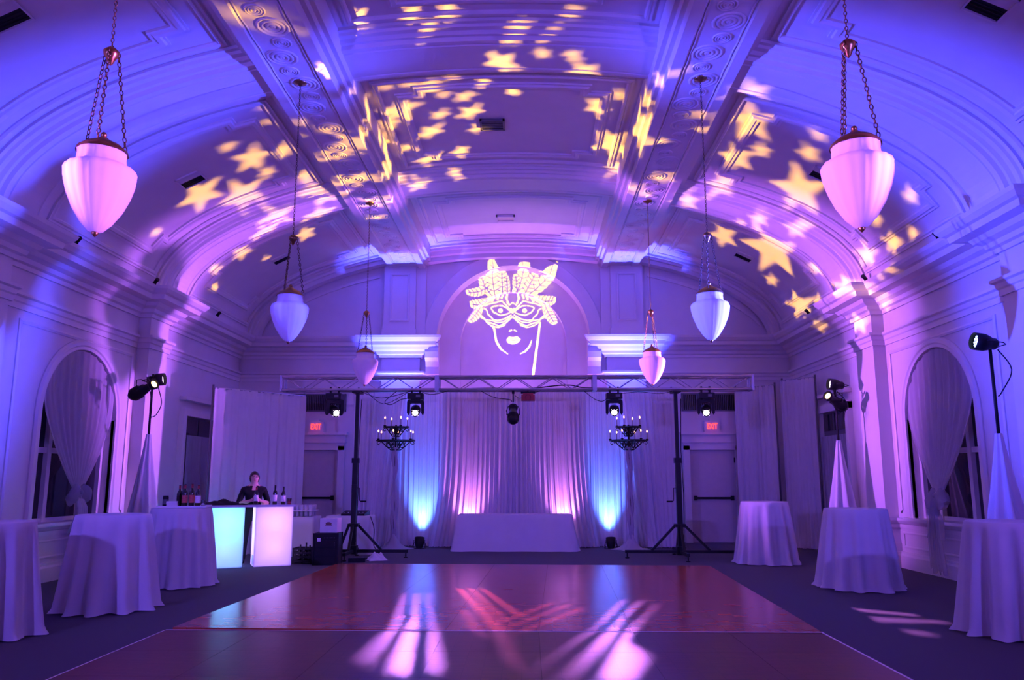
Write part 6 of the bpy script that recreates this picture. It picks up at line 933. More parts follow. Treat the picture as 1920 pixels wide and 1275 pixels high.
def crank_stand(x, label, sgn, legs):
    t = thing('crank_stand', label, 'stand', (x, TY, 0))
    MB().box((0, 0, .95), (.10, .10, 1.78)).build('lower_mast', M_BLACKM, t)
    MB().box((0, 0, 1.82), (.13, .13, .10)).build('mast_collar', M_BLACK, t)
    MB().box((0, 0, 2.48), (.065, .065, 1.34)).build('upper_mast', M_BLACKM, t)
    MB().box((0, 0, 3.135), (.16, .34, .03)).build('top_fork', M_BLACKM, t)
    MB().box((0, -.0, .60), (.20, .18, .06)).build('brace_collar', M_BLACKM, t)
    MB().box((0, 0, .14), (.16, .16, .16)).build('base_hub', M_BLACKM, t)
    for (dx, dy), L in zip(((1, 0), (-1, 0), (0, 1), (0, -1)), legs):
        MB().bar((dx*.06, dy*.06, .12), (dx*L, dy*L, .12), .055).build('outrigger_leg', M_BLACKM, t)
        MB().bar((dx*.09, dy*.09, .60), (dx*L*.52, dy*L*.52, .14), .045).build('brace', M_BLACKM, t)
        m = MB().cyl((dx*(L-.04), dy*(L-.04), .0), (dx*(L-.04), dy*(L-.04), .12), .012, n=8); m.cyl((dx*(L-.04), dy*(L-.04), 0), (dx*(L-.04), dy*(L-.04), .02), .04, n=12)
        m.build('leveling_foot', M_BLACK, t)
    MB().box((sgn*.02, -.10, 1.28), (.10, .10, .16)).build('winch', M_BLACKM, t)
    m = MB().tube([(sgn*.05, -.13, 1.30), (sgn*.12, -.14, 1.30), (sgn*.13, -.14, 1.06), (sgn*.20, -.15, 1.05)], .009, 6); m.cyl((sgn*.15, -.145, 1.05), (sgn*.26, -.155, 1.05), .016, n=8)
    m.build('crank_handle', M_BLACK, t)
    MB().tube([(.06, -.05, .3), (.08, -.07, 1.2), (.06, -.05, 2.0), (.09, -.06, 3.0)], .008, 5).build('power_cable', M_BLACK, t)
    return t
crank_stand(-2.98, 'black crank-up truss stand beside the equipment cases', 1, (1.05, .50, .40, .75))
crank_stand(3.23, 'black crank-up truss stand beside the exit door', -1, (1.05, 1.05, .75, .75))

def moving_head(x, label, target, polys, power):
    """base, yoke and head; the head axis aims the beam"""
    z0 = TZ0-.02; t = thing('moving_head', label, 'moving light', (x, TY-.06, z0), 0, 'moving lights under the truss')
    m = MB()
    for e in (-.08, .08): m.box((e, 0, .03), (.03, .06, .14)); m.cyl((e, -.03, .05), (e, .03, .05), .035, n=10)
    m.build('clamp', M_BLACK, t)
    m = MB(); m.box((0, 0, -.085), (.30, .26, .11)); m.box((0, 0, -.035), (.26, .22, .02)); m.box((0, 0, -.15), (.16, .16, .04)); m.build('base', M_BLACK, t)
    MB().box((.06, -.132, -.085), (.08, .006, .05)).build('display', M_GREY, t)
    pz = -.36
    yk = [(-.155, -.16), (.155, -.16), (.165, -.20), (.165, pz-.05), (.14, pz-.09), (.11, pz-.05), (.105, -.24), (.08, -.22), (-.08, -.22), (-.105, -.24), (-.11, pz-.05), (-.14, pz-.09), (-.165, pz-.05), (-.165, -.20)]
    ang = math.atan2(target[0]-x, -(target[1]-TY))   # the yoke pans to the beam
    M = Matrix.Rotation(ang, 4, 'Z')@Matrix(((1, 0, 0, 0), (0, 0, -1, 0), (0, 1, 0, 0), (0, 0, 0, 1)))
    MB().prism(yk, -.065, .065, M).build('yoke', M_BLACK, t)
    hd = bpy.data.objects.new('head', None); C.objects.link(hd)
    hd.parent = t; loc = Vector((x, TY-.06, z0+pz))
    hd.location = (0, 0, pz); hd.rotation_mode = 'QUATERNION'; hd.rotation_quaternion = (Vector(target)-loc).to_track_quat('-Z', 'Y')
    MB().lathe([(.055, -.165), (.075, -.165), (.088, -.10), (.098, .0), (.096, .09), (.07, .16), (.03, .185), (.001, .185)], 20).build('shell', M_BLACK, hd)
    MB().lathe([(.001, .02), (.06, .02)], 20).build('inner_lens', G_MOVE, hd)
    gh = .058
    gobo_mesh(raster(polys, [], gh, 360), gh, .16).build('gobo_lens', G_MOVE, hd)
    sp = spot('moving_beam', power, WARMPINK, 2*math.degrees(math.atan(gh/.16))*.985, 0, .0012, hd)
    return t
MH = [(-3.42, True, (.1, 9.2, 0), 'moving light at the truss end above the bar, turned sideways'), (-1.83, False, (-1.1, 8.0, 0), 'moving light with open yoke above the candelabra near the cases'),
      (2.03, False, (1.2, 7.6, 0), 'moving light with open yoke above the candelabra near the exit door'), (3.80, True, (2.45, 8.9, 0), 'moving light at the truss end near the exit sign, turned sideways')]
for i, (x, tn, tg, lb) in enumerate(MH): moving_head(x, lb, tg, BEAMS[i], P_BEAM[i])
LEKO_M, AIM_M = (.07, TY-.02, TZ0-.36), (.0, 19.6, 5.6)
lk = profile_spot(LEKO_M, AIM_M, 'black profile spotlight hanging from the middle of the truss', MASK_POLYS, MASK_CUTS, P_MASK, (1.0, .68, .02), 900, .0001, gh=.0245)
m = MB().cyl((.07, TY-.02, TZ0-.22), (.07, TY-.02, TZ0+.0), .012, n=8); m.box((.07, TY-.02, TZ0-.01), (.05, .06, .08)); keep(m.build('hook_clamp', M_BLACK), lk)
t = thing('effect_light', 'small red and black effect light hung beside the middle spotlight', 'effect light', (.36, TY-.1, TZ0-.24))
m = MB().box((0, 0, .10), (.26, .18, .12)); m.box((0, 0, .175), (.20, .14, .03)); m.build('housing', M_RED, t)
MB().lathe([(.001, 0), (.05, 0), (.055, .02)], 14, (0, -.085, .10), M=Matrix.Rotation(PI/2, 3, 'X')).build('lens', M_BLACK, t)
MB().box((0, 0, .20), (.28, .02, .04)).build('bracket', M_BLACK, t)
MB().cyl((0, 0, .20), (0, 0, .28), .012, n=8).build('stem', M_BLACK, t)
def cable(pts, r, label, name='cable', mt=None, n=6):
    out = []
    P = [Vector(p) for p in pts]
    for i in range(len(P)-1):
        a = P[max(0, i-1)]; b_ = P[i]; c_ = P[i+1]; d_ = P[min(len(P)-1, i+2)]
        for k in range(6):
            u = k/6
            out.append(.5*((2*b_)+(c_-a)*u+(2*a-5*b_+4*c_-d_)*u*u+(3*b_-a-3*c_+d_)*u**3))
    out.append(P[-1])
    return tag(MB().tube(out, r, n).build(name, mt or M_BLACK), label, 'cable')
zb = TZ0-.01
cable([(-2.9, TY-.1, zb), (-2.5, TY-.12, zb-.13), (-2.0, TY-.12, zb-.02), (-1.9, TY-.1, zb+.02)], .007, 'thin black cable sagging under the truss beside the crank stand near the cases')
cable([(-2.8, TY-.05, zb), (-2.45, TY-.08, zb-.24), (-2.0, TY-.08, zb-.03)], .006, 'lower thin black cable loop sagging under the truss near the cases')
cable([(-1.7, TY-.1, zb-.02), (-1.5, TY-.1, zb-.06), (-1.2, TY, zb+.02)], .007, 'short black cable beside the moving light near the cases')
cable([(-2.2, TY-.12, zb), (-2.42, TY-.13, zb-.20), (-2.30, TY-.14, zb-.26), (-2.1, TY-.14, zb-.16), (-1.99, TY-.13, zb-.14)], .007, 'curled black cable hook at the moving light near the cases')
cable([(-.55, TY-.1, zb), (-.30, TY-.12, zb-.12), (-.02, TY-.12, zb-.16), (.05, TY-.1, zb-.2)], .007, 'black cable drooping to the middle profile spotlight')
cable([(.1, TY-.12, zb-.08), (.2, TY-.13, zb-.14), (.36, TY-.13, zb-.08), (.6, TY-.1, zb+.01)], .006, 'black cable between the middle spotlight and the red effect light')
cable([(1.45, TY-.1, zb), (1.65, TY-.13, zb-.16), (1.8, TY-.14, zb-.20), (1.92, TY-.13, zb-.12)], .007, 'curled black cable at the moving light near the exit door')
cable([(2.1, TY-.1, zb-.06), (2.5, TY-.12, zb-.02), (2.9, TY-.1, zb-.05), (3.2, TY-.1, zb)], .006, 'black cable under the truss beside the crank stand near the exit door')
cable([(-.9, TY, TZ0+.05), (-.4, TY-.03, TZ0+.06), (.3, TY, TZ0+.05), (1.1, TY, TZ0+.12), (1.5, TY-.05, TZ0+.06), (2.4, TY, TZ0+.05)], .012, 'thick black cable lying along the inside of the truss')

# ------------------------------------------------------------------ floor candelabra
def candelabra(x, y, label, rz, seed):
    t = thing('floor_candelabra', label, 'candelabra', (x, y, 0), rz)
    MB().cyl((0, 0, .02), (0, 0, 2.62), .020, n=10).build('pole', M_IRON, t)
    MB().lathe([(.001, 0), (.22, 0), (.22, .02), (.04, .05), (.001, .05)], 20).build('foot', M_IRON, t)
    def tier(z, r, nm):
        g = bpy.data.objects.new('tier', None); C.objects.link(g); g.parent = t; g.location = (0, 0, z)
        MB().tube([(r*math.cos(2*PI*k/24), r*math.sin(2*PI*k/24), 0) for k in range(24)], .014, 6, closed=True).build('ring', M_IRON, g)
        m = MB()
        for k in range(4):
            a = PI*k/4; m.bar((-r*math.cos(a), -r*math.sin(a), 0), (r*math.cos(a), r*math.sin(a), 0), .018)
        m.build('spoke', M_IRON, g)
        sc_ = []
        for q in range(22):
            an = q*.42; rd = .085*(1-q/26)
            sc_.append((r*.34+rd*math.cos(an+1.6), 0, -.09+rd*math.sin(an+1.6)))
        sm = MB().tube([(.02, 0, -.20), (r*.25, 0, -.20), (r*.5, 0, -.12), (r*.72, 0, -.03), (r*.8, 0, 0)], .012, 5); sm.tube(sc_, .010, 5)
        s2 = []
        for q in range(16):
            an = q*.45; rd = .05*(1-q/20); s2.append((r*.88-rd*math.cos(an), 0, -.06+rd*math.sin(an)))
        sm.tube(s2, .008, 5); me = sm.mesh('scroll'); me.materials.append(M_IRON)
        for k in range(6): link('scroll', me, None, g, (0, 0, 0), 2*PI*k/6)
        cup = MB().lathe([(.001, 0), (.028, .005), (.034, .022), (.022, .026)], 10).mesh('cup'); cup.materials.append(M_IRON)
        ht = .16; cm = MB().cyl((0, 0, .02), (0, 0, ht), .010, n=8).mesh('candle'); cm.materials.append(M_CAND)
        fm = MB().lathe([(.001, ht), (.012, ht+.012), (.015, ht+.026), (.010, ht+.042), (.001, ht+.056)], 8).mesh('flame'); fm.materials.append(G_FLAME)
        for k in range(nm):
            a = 2*PI*k/nm+.35; p = ((r-.01)*math.cos(a), (r-.01)*math.sin(a), .01)
            link('cup', cup, None, g, p); link('candle', cm, None, g, p); link('flame', fm, None, g, p)
    tier(2.28, .41, 6); tier(2.57, .27, 4)
    P = []; Q = []
    for k in range(24):
        a = 2*PI*k/24; col = []; cq = []
        for j in range(27):
            q = j/26; z = 2.08*(1-q)+.06
            r = .046+.014*math.sin(2*a+11*q+seed)+.020*math.sin(3*a-19*q+seed)+.008*math.sin(7*a)
            col.append((r*math.cos(a), r*math.sin(a), z))
        for j in range(9):
            q = j/8; r = .05+.34*q**1.4*(1+.2*math.sin(5*a+seed))
            cq.append((r*math.cos(a), r*math.sin(a), .30*(1-q)**2.2+.012+.03*q*(1-q)*math.sin(6*a)))
        P.append(col); Q.append(cq)
    MB().grid(P, True, True).build('fabric_wrap', M_WRAP, t)
    MB().grid(Q, True, True).build('fabric_puddle', M_SHEER, t)
    return t
candelabra(-2.50, 17.35, 'two-tier black iron floor candelabra with fabric-wrapped pole beside the crank stand near the cases', .2, 1)
candelabra(2.52, 17.35, 'two-tier black iron floor candelabra with fabric-wrapped pole near the exit door', .75, 2)

# ------------------------------------------------------------------ illuminated bar
BA = math.radians(25); BO = Vector((-5.02, 13.55, 0))
bu = Vector((math.cos(BA), math.sin(BA), 0)); bn = Vector((-math.sin(BA), math.cos(BA), 0))
M_ACR = bpy.data.materials.new('frosted_acrylic'); M_ACR.use_nodes = True
nt = M_ACR.node_tree; nt.nodes.clear(); o_ = nt.nodes.new('ShaderNodeOutputMaterial'); d_ = nt.nodes.new('ShaderNodeBsdfDiffuse'); t_ = nt.nodes.new('ShaderNodeBsdfTranslucent'); x_ = nt.nodes.new('ShaderNodeMixShader')
d_.inputs[0].default_value = (.82, .82, .85, 1); t_.inputs[0].default_value = (.95, .95, .97, 1); x_.inputs[0].default_value = .55
nt.links.new(d_.outputs[0], x_.inputs[1]); nt.links.new(t_.outputs[0], x_.inputs[2]); nt.links.new(x_.outputs[0], o_.inputs[0])
def bar_column(off, label, c_top, c_low, p_top, p_low):
    t = thing('bar_column', label, 'bar', BO+bu*(off+.31), BA)
    W, D, H = .62, .46, 1.0
    m = MB()
    m.box((0, .005, H/2+.005), (W, .01, H-.01)); m.box((0, D-.005, H/2+.005), (W, .01, H-.01))
    for e in (-1, 1): m.box((e*(W/2-.005), D/2, H/2+.005), (.01, D-.02, H-.01))
    m.build('acrylic_shell', M_ACR, t)
    MB().box((0, D/2, .006), (W-.02, D-.02, .012)).build('base_tray', M_PAPER, t)
    MB().box((0, D/2, .05), (.20, .20, .06)).build('led_base', M_GREY, t)
    MB().box((-W/2-.002, .16, .11), (.006, .20, .16)).build('access_panel', M_PAPER, t)
    point('column_lamp', p_top, c_top, .12, (.02, D/2+.06, .76), t); point('column_lamp', p_low, c_low, .12, (0, D/2+.06, .28), t)
    return t
bar_column(0, 'glowing cyan bar column beside the bottle table', (.14, .70, 1.0), (.14, .16, 1.0), 15, 15)
bar_column(.80, 'glowing pink bar column in front of the bartender', (.85, .42, .95), (.36, .20, 1.0), 7, 13)
t = thing('bar_counter', 'pale bar counter laid across the two glowing columns', 'counter', BO+Vector((0, 0, 1.001)), BA)
MB().box((.58, .24, .016), (1.75, .54, .032)).build('worktop', M_BARTOP, t)
MB().box((.58, -.034, .016), (1.75, .008, .036)).build('front_lip', M_ALU, t)
CT = 1.032                                              # counter top height
def barpt(a, b): p = BO+bu*a+bn*b; return (p.x, p.y)

# ------------------------------------------------------------------ bottles and small things
def bottle(x, y, z, label, lab, tall=1.0, cap=None, rz=0, group=None):
    t = thing('wine_bottle', label, 'bottle', (x, y, z), rz, group)
    H = .31*tall
    MB().lathe([(.001, .002), (.036, 0), (.038, .01), (.038, H*.58), (.034, H*.66), (.018, H*.74), (.0145, H*.80), (.0145, H*.97), (.016, H*.975), (.016, H), (.001, H)], 18).build('glass', M_WINE, t)
    MB().lathe([(.0387, H*.16), (.0387, H*.50)], 18).build('label', lab, t)
    MB().lathe([(.0152, H*.82), (.0155, H), (.001, H+.002)], 14).build('capsule', cap or M_FOIL, t)
    return t
ZT = 1.078
tb = Vector((-4.60, 11.6, 0))
tr = thing('serving_tray', 'flat white tray on the bottle table', 'tray', (tb.x+.06, tb.y-.05, ZT), .15)
m = MB().box((0, 0, .006), (.66, .34, .012)); m.box((0, -.17, .014), (.66, .012, .026)); m.box((0, .17, .014), (.66, .012, .026)); m.box((.33, 0, .014), (.012, .35, .026)); m.box((-.33, 0, .014), (.012, .35, .026))
m.build('tray_body', M_PAPER, tr)
ZB2 = ZT+.013
for dx, dy, lb, mt, s in ((-.085, .09, 'dark wine bottle at the back of the row, without visible label', M_WINE, .95), (-.03, .10, 'dark wine bottle second from the napkins, back of the row', M_WINE, .97),
                          (.03, .0, 'wine bottle with a low slanted red label, front of the row', M_LABELR, 1.0), (.12, .03, 'wine bottle with a large plain red label', M_LABELR, 1.02), (.215, .02, 'wine bottle with pale pink label at the end of the row', M_LABELW, .96)):
    bottle(tb.x+dx, tb.y+dy, ZB2, lb, mt, s, rz=dx*9, group='wine bottles on the cocktail table')
t = thing('drinks_can', 'dark ribbed canister beside the napkins on the bottle table', 'canister', (tb.x-.22, tb.y-.05, ZB2))
MB().lathe([(.001, 0), (.038, 0), (.04, .01), (.04, .13), (.036, .14), (.036, .15), (.001, .15)], 16).build('body', M_BLACKM, t); MB().lathe([(.041, .03), (.041, .10)], 16).build('label', M_GREY, t)
t = thing('napkin_stack', 'small stack of white napkins on the bottle table', 'napkins', (tb.x-.09, tb.y-.12, ZB2), .3)
for k in range(6): MB().box((0, 0, .006+k*.0125), (.14, .14, .011)).build('napkin', M_PAPER, t, (R.uniform(-.004, .004), R.uniform(-.004, .004), 0))
t = thing('plastic_cup', 'clear plastic cup by the edge of the bottle table', 'cup', (tb.x+.36, tb.y-.14, ZT))
MB().lathe([(.001, .002), (.025, 0), (.036, .10), (.034, .10), (.023, .004)], 16).build('cup_wall', M_CLEAR, t)
x, y = barpt(1.13, .22); bottle(x, y, CT, 'tall dark bottle with pale label beside the bartender on the bar', M_LABELW, 1.06, M_BLACK, .5, 'bottles on the bar counter')
x, y = barpt(1.27, .20); bottle(x, y, CT, 'shorter dark bottle beside the plastic cup on the bar', M_LABELW, .98, M_BLACK, .2, 'bottles on the bar counter')
x, y = barpt(1.36, .10)
t = thing('plastic_cup', 'small cup with red drink at the end of the bar', 'cup', (x, y, CT))
MB().lathe([(.001, .003), (.030, 0), (.040, .105), (.038, .105), (.028, .006)], 16).build('cup_wall', M_CLEAR, t)
MB().lathe([(.001, .008), (.027, .008), (.031, .045), (.001, .045)], 16).build('drink', mat('red_drink', (.6, .05, .06), .2), t)
def rumpled(x, y, z, sx, sy, h, rz, seed, label, mt, name='folded_cloth'):
    rr = random.Random(seed); n = 18; P = []
    ph = [rr.uniform(0, 6.28) for _ in range(6)]
    for i in range(n+1):
        row = []
        for j in range(n+1):
            u, v = -1+2*i/n, -1+2*j/n; e = max(0, 1-max(abs(u), abs(v))**3)
            hh = h*e*(.55+.3*math.sin(4*u+ph[0])*math.sin(3*v+ph[1])+.25*math.sin(9*u+5*v+ph[2]))
            row.append((u*sx/2*(1+.06*math.sin(5*v+ph[3])), v*sy/2*(1+.08*math.sin(4*u+ph[4])), max(.003, hh)))
        P.append(row)
    t = thing(name, label, 'cloth', (x, y, z), rz); MB().grid(P).build('fabric', mt, t); return t
x, y = barpt(.20, .26); rumpled(x, y, CT, .72, .34, .10, BA, 5, 'crumpled black cloth lying on the bar over the cyan column', M_SHIRT)
x, y = barpt(.58, .10); rumpled(x, y, CT, .30, .16, .03, BA+.3, 6, 'small dark bar mat in front of the bartender', M_BLACK, 'bar_mat')

# ------------------------------------------------------------------ bartender
def person():
    px_, py_ = -4.60, 14.62
    face = math.atan2(0-py_, .36-px_)                       # towards the room
    t = thing('person', 'bartender in a black top looking down at a bottle held in both hands', 'person', (px_, py_, 0), face+PI/2+.12)
    V, E, Rr = [], [], []
    def v(p, r, link_=None):
        V.append(p); Rr.append(r if isinstance(r, tuple) else (r, r))
        if link_ is not None: E.append((link_, len(V)-1))
        return len(V)-1
    # local frame: -Y is forward, X is the person's left-hand side mirrored about 0
    pel = v((0, .02, .86), (.155, .115)); wa = v((0, .015, 1.02), (.140, .110), pel); ch = v((0, .0, 1.18), (.165, .125), wa)
    up = v((0, .01, 1.30), (.135, .09), ch); nk = v((0, .0, 1.375), (.046, .048), up); hd0 = v((0, -.015, 1.44), (.072, .082), nk); hd1 = v((0, -.022, 1.50), (.080, .095), hd0); v((0, -.012, 1.555), (.062, .075), hd1)
    for s in (-1, 1):
        hip = v((s*.095, .02, .80), (.098, .098), pel); kn = v((s*.115, .0, .45), (.062, .066), hip); an = v((s*.125, .03, .085), (.042, .044), kn); ft = v((s*.135, -.05, .04), (.042, .034), an); v((s*.145, -.15, .032), (.036, .026), ft)
        sh = v((s*.175, .01, 1.275), (.066, .066), up); el = v((s*.265, -.02, 1.03), (.050, .050), sh); fm = v((s*.18, -.155, 1.055), (.042, .042), el); wr = v((s*.085, -.27, 1.09), (.026, .028), fm)
        pm = v((s*.055, -.312, 1.105), (.030, .022), wr)
        for k in range(4):                                  # fingers curl round the bottle
            z = 1.135-.020*k; ln = (.95, 1.0, .96, .8)[k]
            f1 = v((s*.048, -.335, z), .0095, pm); f2 = v((s*(.048-.022*ln), -.335-.030*ln, z), .0085, f1); v((s*(.018-.022*ln), -.350-.022*ln, z-.002), .0075, f2)
        th = v((s*.045, -.295, 1.135), .011, pm); v((s*.030, -.298, 1.165), .009, th)
    me = bpy.data.meshes.new('body'); me.from_pydata(V, E, []); me.update()
    o = bpy.data.objects.new('body', me); C.objects.link(o); o.parent = t
    o.modifiers.new('skin', 'SKIN').use_smooth_shade = True
    for i, sv in enumerate(me.skin_vertices[0].data): sv.radius = Rr[i]; sv.use_root = (i == 0)
    o.modifiers.new('sub', 'SUBSURF').levels = 2; o.modifiers['sub'].render_levels = 2
    bpy.context.view_layer.update()
    ev = o.evaluated_get(bpy.context.evaluated_depsgraph_get()); nm = bpy.data.meshes.new_from_object(ev)
    o.modifiers.clear(); o.data = nm; nm.materials.clear()
    for mt in (M_SKIN, M_SHIRT, M_TROUSER, M_BLACK): nm.materials.append(mt)
    for p in nm.polygons:
        c = p.center; i = 0; p.use_smooth = True
        arm = abs(c.x) > .14 or c.y < -.13
        if c.z < .075: i = 3
        elif c.z < .90 and not (c.y < -.15): i = 2
        elif c.z < 1.345:
            i = 1
            if c.y < -.11 and c.z < 1.2: i = 0             # bare forearms and hands
            if c.z > 1.285 and c.y < -.02 and abs(c.x) < .042: i = 0   # open neckline
        p.material_index = i
    # hair swept back, face
    m = MB(); P = []
    for k in range(24):
        a = 2*PI*k/24; row = []
        for j in range(10):
            b = PI*j/9*.72; fr = max(0, -math.sin(a))
            b *= 1-.60*fr
            row.append((.088*math.sin(b)*math.cos(a)*1.03, -.012+.108*math.sin(b)*math.sin(a)+.012, 1.49+.115*math.cos(b)*(1+.06*math.sin(3*a))))
        P.append(row)
    m.grid(P, True, True); m.ball((0, .095, 1.53), (.05, .045, .05)); m.build('hair', M_HAIR, t)
    m = MB()
    for s in (-1, 1): m.ball((s*.032, -.107, 1.497), (.013, .008, .007), 8, 6)
    m.build('eyes', M_BLACK, t)
    m = MB()
    for s in (-1, 1): m.tube([(s*.014, -.113, 1.512), (s*.032, -.113, 1.518), (s*.050, -.102, 1.511)], .0035, 5)
    m.build('eyebrows', M_HAIR, t)
    MB().add([(0, -.112, 1.502), (-.016, -.108, 1.466), (.016, -.108, 1.466), (0, -.134, 1.468), (0, -.105, 1.455)], [(0,1,3),(0,3,2),(1,4,3),(3,4,2)], True).build('nose', M_SKIN, t)
    MB().ball((0, -.102, 1.436), (.022, .010, .007), 10, 6).build('mouth', M_LIP, t)
    m = MB()
    for s in (-1, 1): m.ball((s*.084, .0, 1.488), (.010, .018, .028), 8, 6)
    m.build('ears', M_SKIN, t)
    return t
pers = person()
mw = Matrix.Translation(pers.location)@Matrix.Rotation(pers.rotation_euler.z, 4, 'Z')
p = mw@Vector((0, -.352, 1.04))
bottle(p.x, p.y, p.z, 'bottle with a bright white label held in the bartender\'s hands', M_LABELW, .95, M_FOIL, .2)

# ------------------------------------------------------------------ glass table, DJ table and cases
t = thing('glass_table', 'white-draped side table with racked glasses behind the bar', 'table', (-4.20, 15.95, 0), 0)
box_cloth(.85, .6, .75, .05, 12, 'tablecloth', M_LINEN, t)
MB().box((0, 0, .73), (.83, .58, .02)).build('tabletop', M_GREY, t)
for sx in (-1, 1):
    for sy in (-1, 1): MB().cyl((sx*.34, sy*.2, 0), (sx*.34, sy*.2, .72), .016, n=8).build('leg', M_BLACKM, t)
gl = MB().lathe([(.001, .001), (.026, .0), (.030, .004), (.034, .095), (.032, .095), (.027, .006), (.001, .006)], 12).mesh('glass'); gl.materials.append(mat('tumbler_glass', (.75, .75, .82), .08, alpha=.45))
for lay, z in ((0, .756), (1, .872)):
    if lay == 1: tag(MB().box((-4.20, 15.92, .862), (.78, .50, .016)).build('glass_rack', M_PAPER), 'pale rack shelf between the two layers of glasses', 'rack')
    for i in range(9):
        for j in range(3):
            o = link('drinking_glass', gl, None, None, (-4.54+i*.085, 15.74+j*.16, z))
            tag(o, 'clear tumbler in the '+('lower' if lay == 0 else 'upper')+' layer of racked glasses behind the bar', 'glass', 'racked glasses, '+('lower' if lay == 0 else 'upper')+' layer')
t = thing('equipment_table', 'white-draped table behind the crank stand carrying a black mixer', 'table', (-3.20, 16.35, 0), 0)
box_cloth(.86, .6, .75, .04, 13, 'tablecloth', M_LINEN, t)
MB().box((0, 0, .73), (.84, .58, .02)).build('tabletop', M_GREY, t)
for sx in (-1, 1):
    for sy in (-1, 1): MB().cyl((sx*.34, sy*.2, 0), (sx*.34, sy*.2, .72), .016, n=8).build('leg', M_BLACKM, t)
t = thing('mixing_console', 'flat black mixer on the draped equipment table', 'mixer', (-3.10, 16.3, .752), -.1)
m = MB(); M = Matrix(((0, 0, 1, 0), (1, 0, 0, 0), (0, 1, 0, 0), (0, 0, 0, 1)))
m.prism([(-.18, 0), (.18, 0), (.18, .085), (.12, .09), (-.18, .035)], -.24, .24, M); m.build('body', M_BLACK, t)
for i in range(6):
    MB().cyl((-.19+i*.075, .0, .06), (-.19+i*.075, -.005, .085), .010, n=8).build('knob', M_GREY, t)
    MB().box((-.19+i*.075, -.10, .055), (.012, .02, .02)).build('fader', M_ALU, t)
def rack_case(x, y, z, d, label, open_=False, tagged=False, rz=0):
    t = thing('equipment_case', label, 'case', (x, y, z), rz)
    if open_:
        m = MB(); W, D, H = d
        m.box((0, 0, .01), (W, D, .02))
        for e in (-1, 1):
            for k in range(4): m.box((e*(W/2-.008), 0, .05+k*(H-.06)/3), (.016, D, .03)); m.box((0, e*(D/2-.008), .05+k*(H-.06)/3), (W, .016, .03))
            for q in (-1, 0, 1): m.box((e*(W/2-.01), q*(D/2-.02), H/2), (.02, .03, H)); m.box((q*(W/2-.02), e*(D/2-.01), H/2), (.03, .02, H))
        m.build('lattice', M_BLACK, t)
    else:
        W, D, H = d
        MB().box((0, 0, H/2), (W, D, H)).build('body', M_BLACK, t)
        m = MB()
        for sx in (-1, 1):
            for sy in (-1, 1): m.box((sx*W/2, sy*D/2, H/2), (.025, .025, H+.004))
        m.build('corner_trim', M_BLACKM, t)
        for k in range(3): MB().box((0, -D/2-.006, .08+k*(H-.12)/3), (W*.86, .012, (H-.12)/3-.02)).build('rack_panel', M_BLACKM, t)
        m = MB()
        for k in range(7): m.box((-.02+k*.028, -D/2-.014, H*.86), (.012, .004, .006 if k % 2 else .012))
        for k in range(4): m.box((W*.36, -D/2-.014, H*.55+k*.03), (.006, .004, .012))
        m.build('indicators', M_GREY, t)
        if tagged: MB().box((-W*.28, -D/2-.014, H*.80), (.06, .004, .06)).build('paper_tag', M_PAPER, t)
    return t
rack_case(-3.17, 14.42, 0, (.42, .40, .54), 'black rack case with a small white tag beside the crank stand', tagged=True, rz=.05)
rack_case(-3.60, 14.55, 0, (.36, .32, .27), 'low black lattice crate with odds and ends between bar and rack case', open_=True, rz=-.05)
for k, (dx, dy, h) in enumerate(((-.09, 0, .30), (0, .05, .33), (.09, -.04, .29))):
    t = thing('bottle', ('dark bottle neck in the lattice crate nearest the bar', 'dark bottle neck in the middle of the lattice crate', 'dark bottle neck in the lattice crate nearest the rack case')[k], 'bottle', (-3.60+dx, 14.55+dy, .022))
    MB().lathe([(.001, 0), (.034, 0), (.036, .01), (.036, h*.6), (.014, h*.8), (.014, h), (.001, h)], 12).build('glass', M_WINE, t)
    MB().lathe([(.0145, h*.9), (.0145, h+.001), (.001, h+.002)], 10).build('cap', M_BLACK, t)
t = thing('carton', 'white carton with a brown emblem on top of the rack case', 'box', (-3.14, 14.45, .545), -.08)
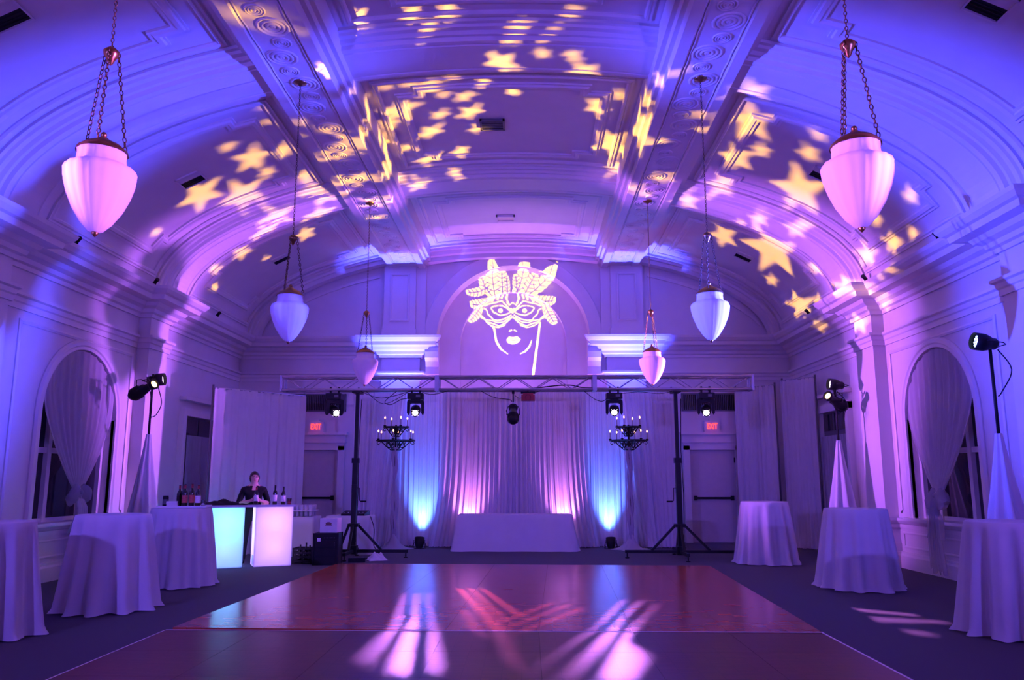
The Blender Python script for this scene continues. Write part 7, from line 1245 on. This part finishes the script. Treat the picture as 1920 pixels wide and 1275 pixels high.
m = MB().box((0, 0, .12), (.31, .24, .24)); m.build('body', M_CARD, t)
for e in (-1, 1): MB().box((0, e*.062, .243), (.31, .122, .004)).build('flap', M_CARD, t)
MB().lathe([(.001, 0), (1, 0)], 24, smooth=False, M=Matrix(((.055, 0, 0), (0, 0, 1), (0, .03, 0)))).build('emblem', M_BROWN, t, (.0, -.1215, .15))
MB().box((0, -.1215, .125), (.13, .002, .012)).build('emblem_band', M_BROWN, t)
rumpled(-2.42, 15.12, 0, .34, .30, .16, .4, 9, 'white plastic bag slumped on the carpet behind the crank stand', M_LINEN, 'plastic_bag')
t = thing('power_box', 'small black power box at the foot of the crank stand near the cases', 'power box', (-2.72, 14.75, 0), .2)
MB().box((0, 0, .04), (.30, .10, .08)).build('body', M_BLACK, t)
for k in range(4): MB().box((-.10+k*.066, 0, .084), (.035, .04, .012)).build('socket', M_GREY, t)
cable([(-2.75, 16.06, .74), (-2.66, 16.0, .5), (-2.64, 15.9, .2), (-2.5, 15.8, .012), (-2.7, 15.3, .012), (-2.72, 14.85, .03)], .008, 'black cable hanging off the equipment table to the floor')
for i, (pts, lb) in enumerate((
    ([(-5.88, 13.05, 2.9), (-5.86, 13.1, 2.62), (-5.93, 13.22, 2.45), (-5.95, 13.30, 2.5)], 'black cable loop under the amber spotlight on the bar-side stand'),
    ([(-5.94, 13.42, 3.05), (-5.86, 13.44, 2.75), (-5.90, 13.38, 2.55), (-5.95, 13.34, 2.5)], 'second black cable loop under the LED can on the bar-side stand'),
    ([(6.02, 14.72, 3.05), (6.12, 14.6, 2.85), (6.08, 14.6, 2.62), (6.07, 14.62, 2.5)], 'black cable hanging from the LED can by the corner drape'),
    ([(5.86, 14.5, 2.8), (5.92, 14.5, 2.62), (6.02, 14.58, 2.66)], 'short black cable under the amber spotlight by the corner drape'),
    ([(5.95, 9.52, 3.0), (6.05, 9.45, 2.75), (5.97, 9.55, 2.5), (5.95, 9.6, 2.45)], 'black cable hanging from the blue LED can to its stand'))):
    cable(pts, .008, lb)
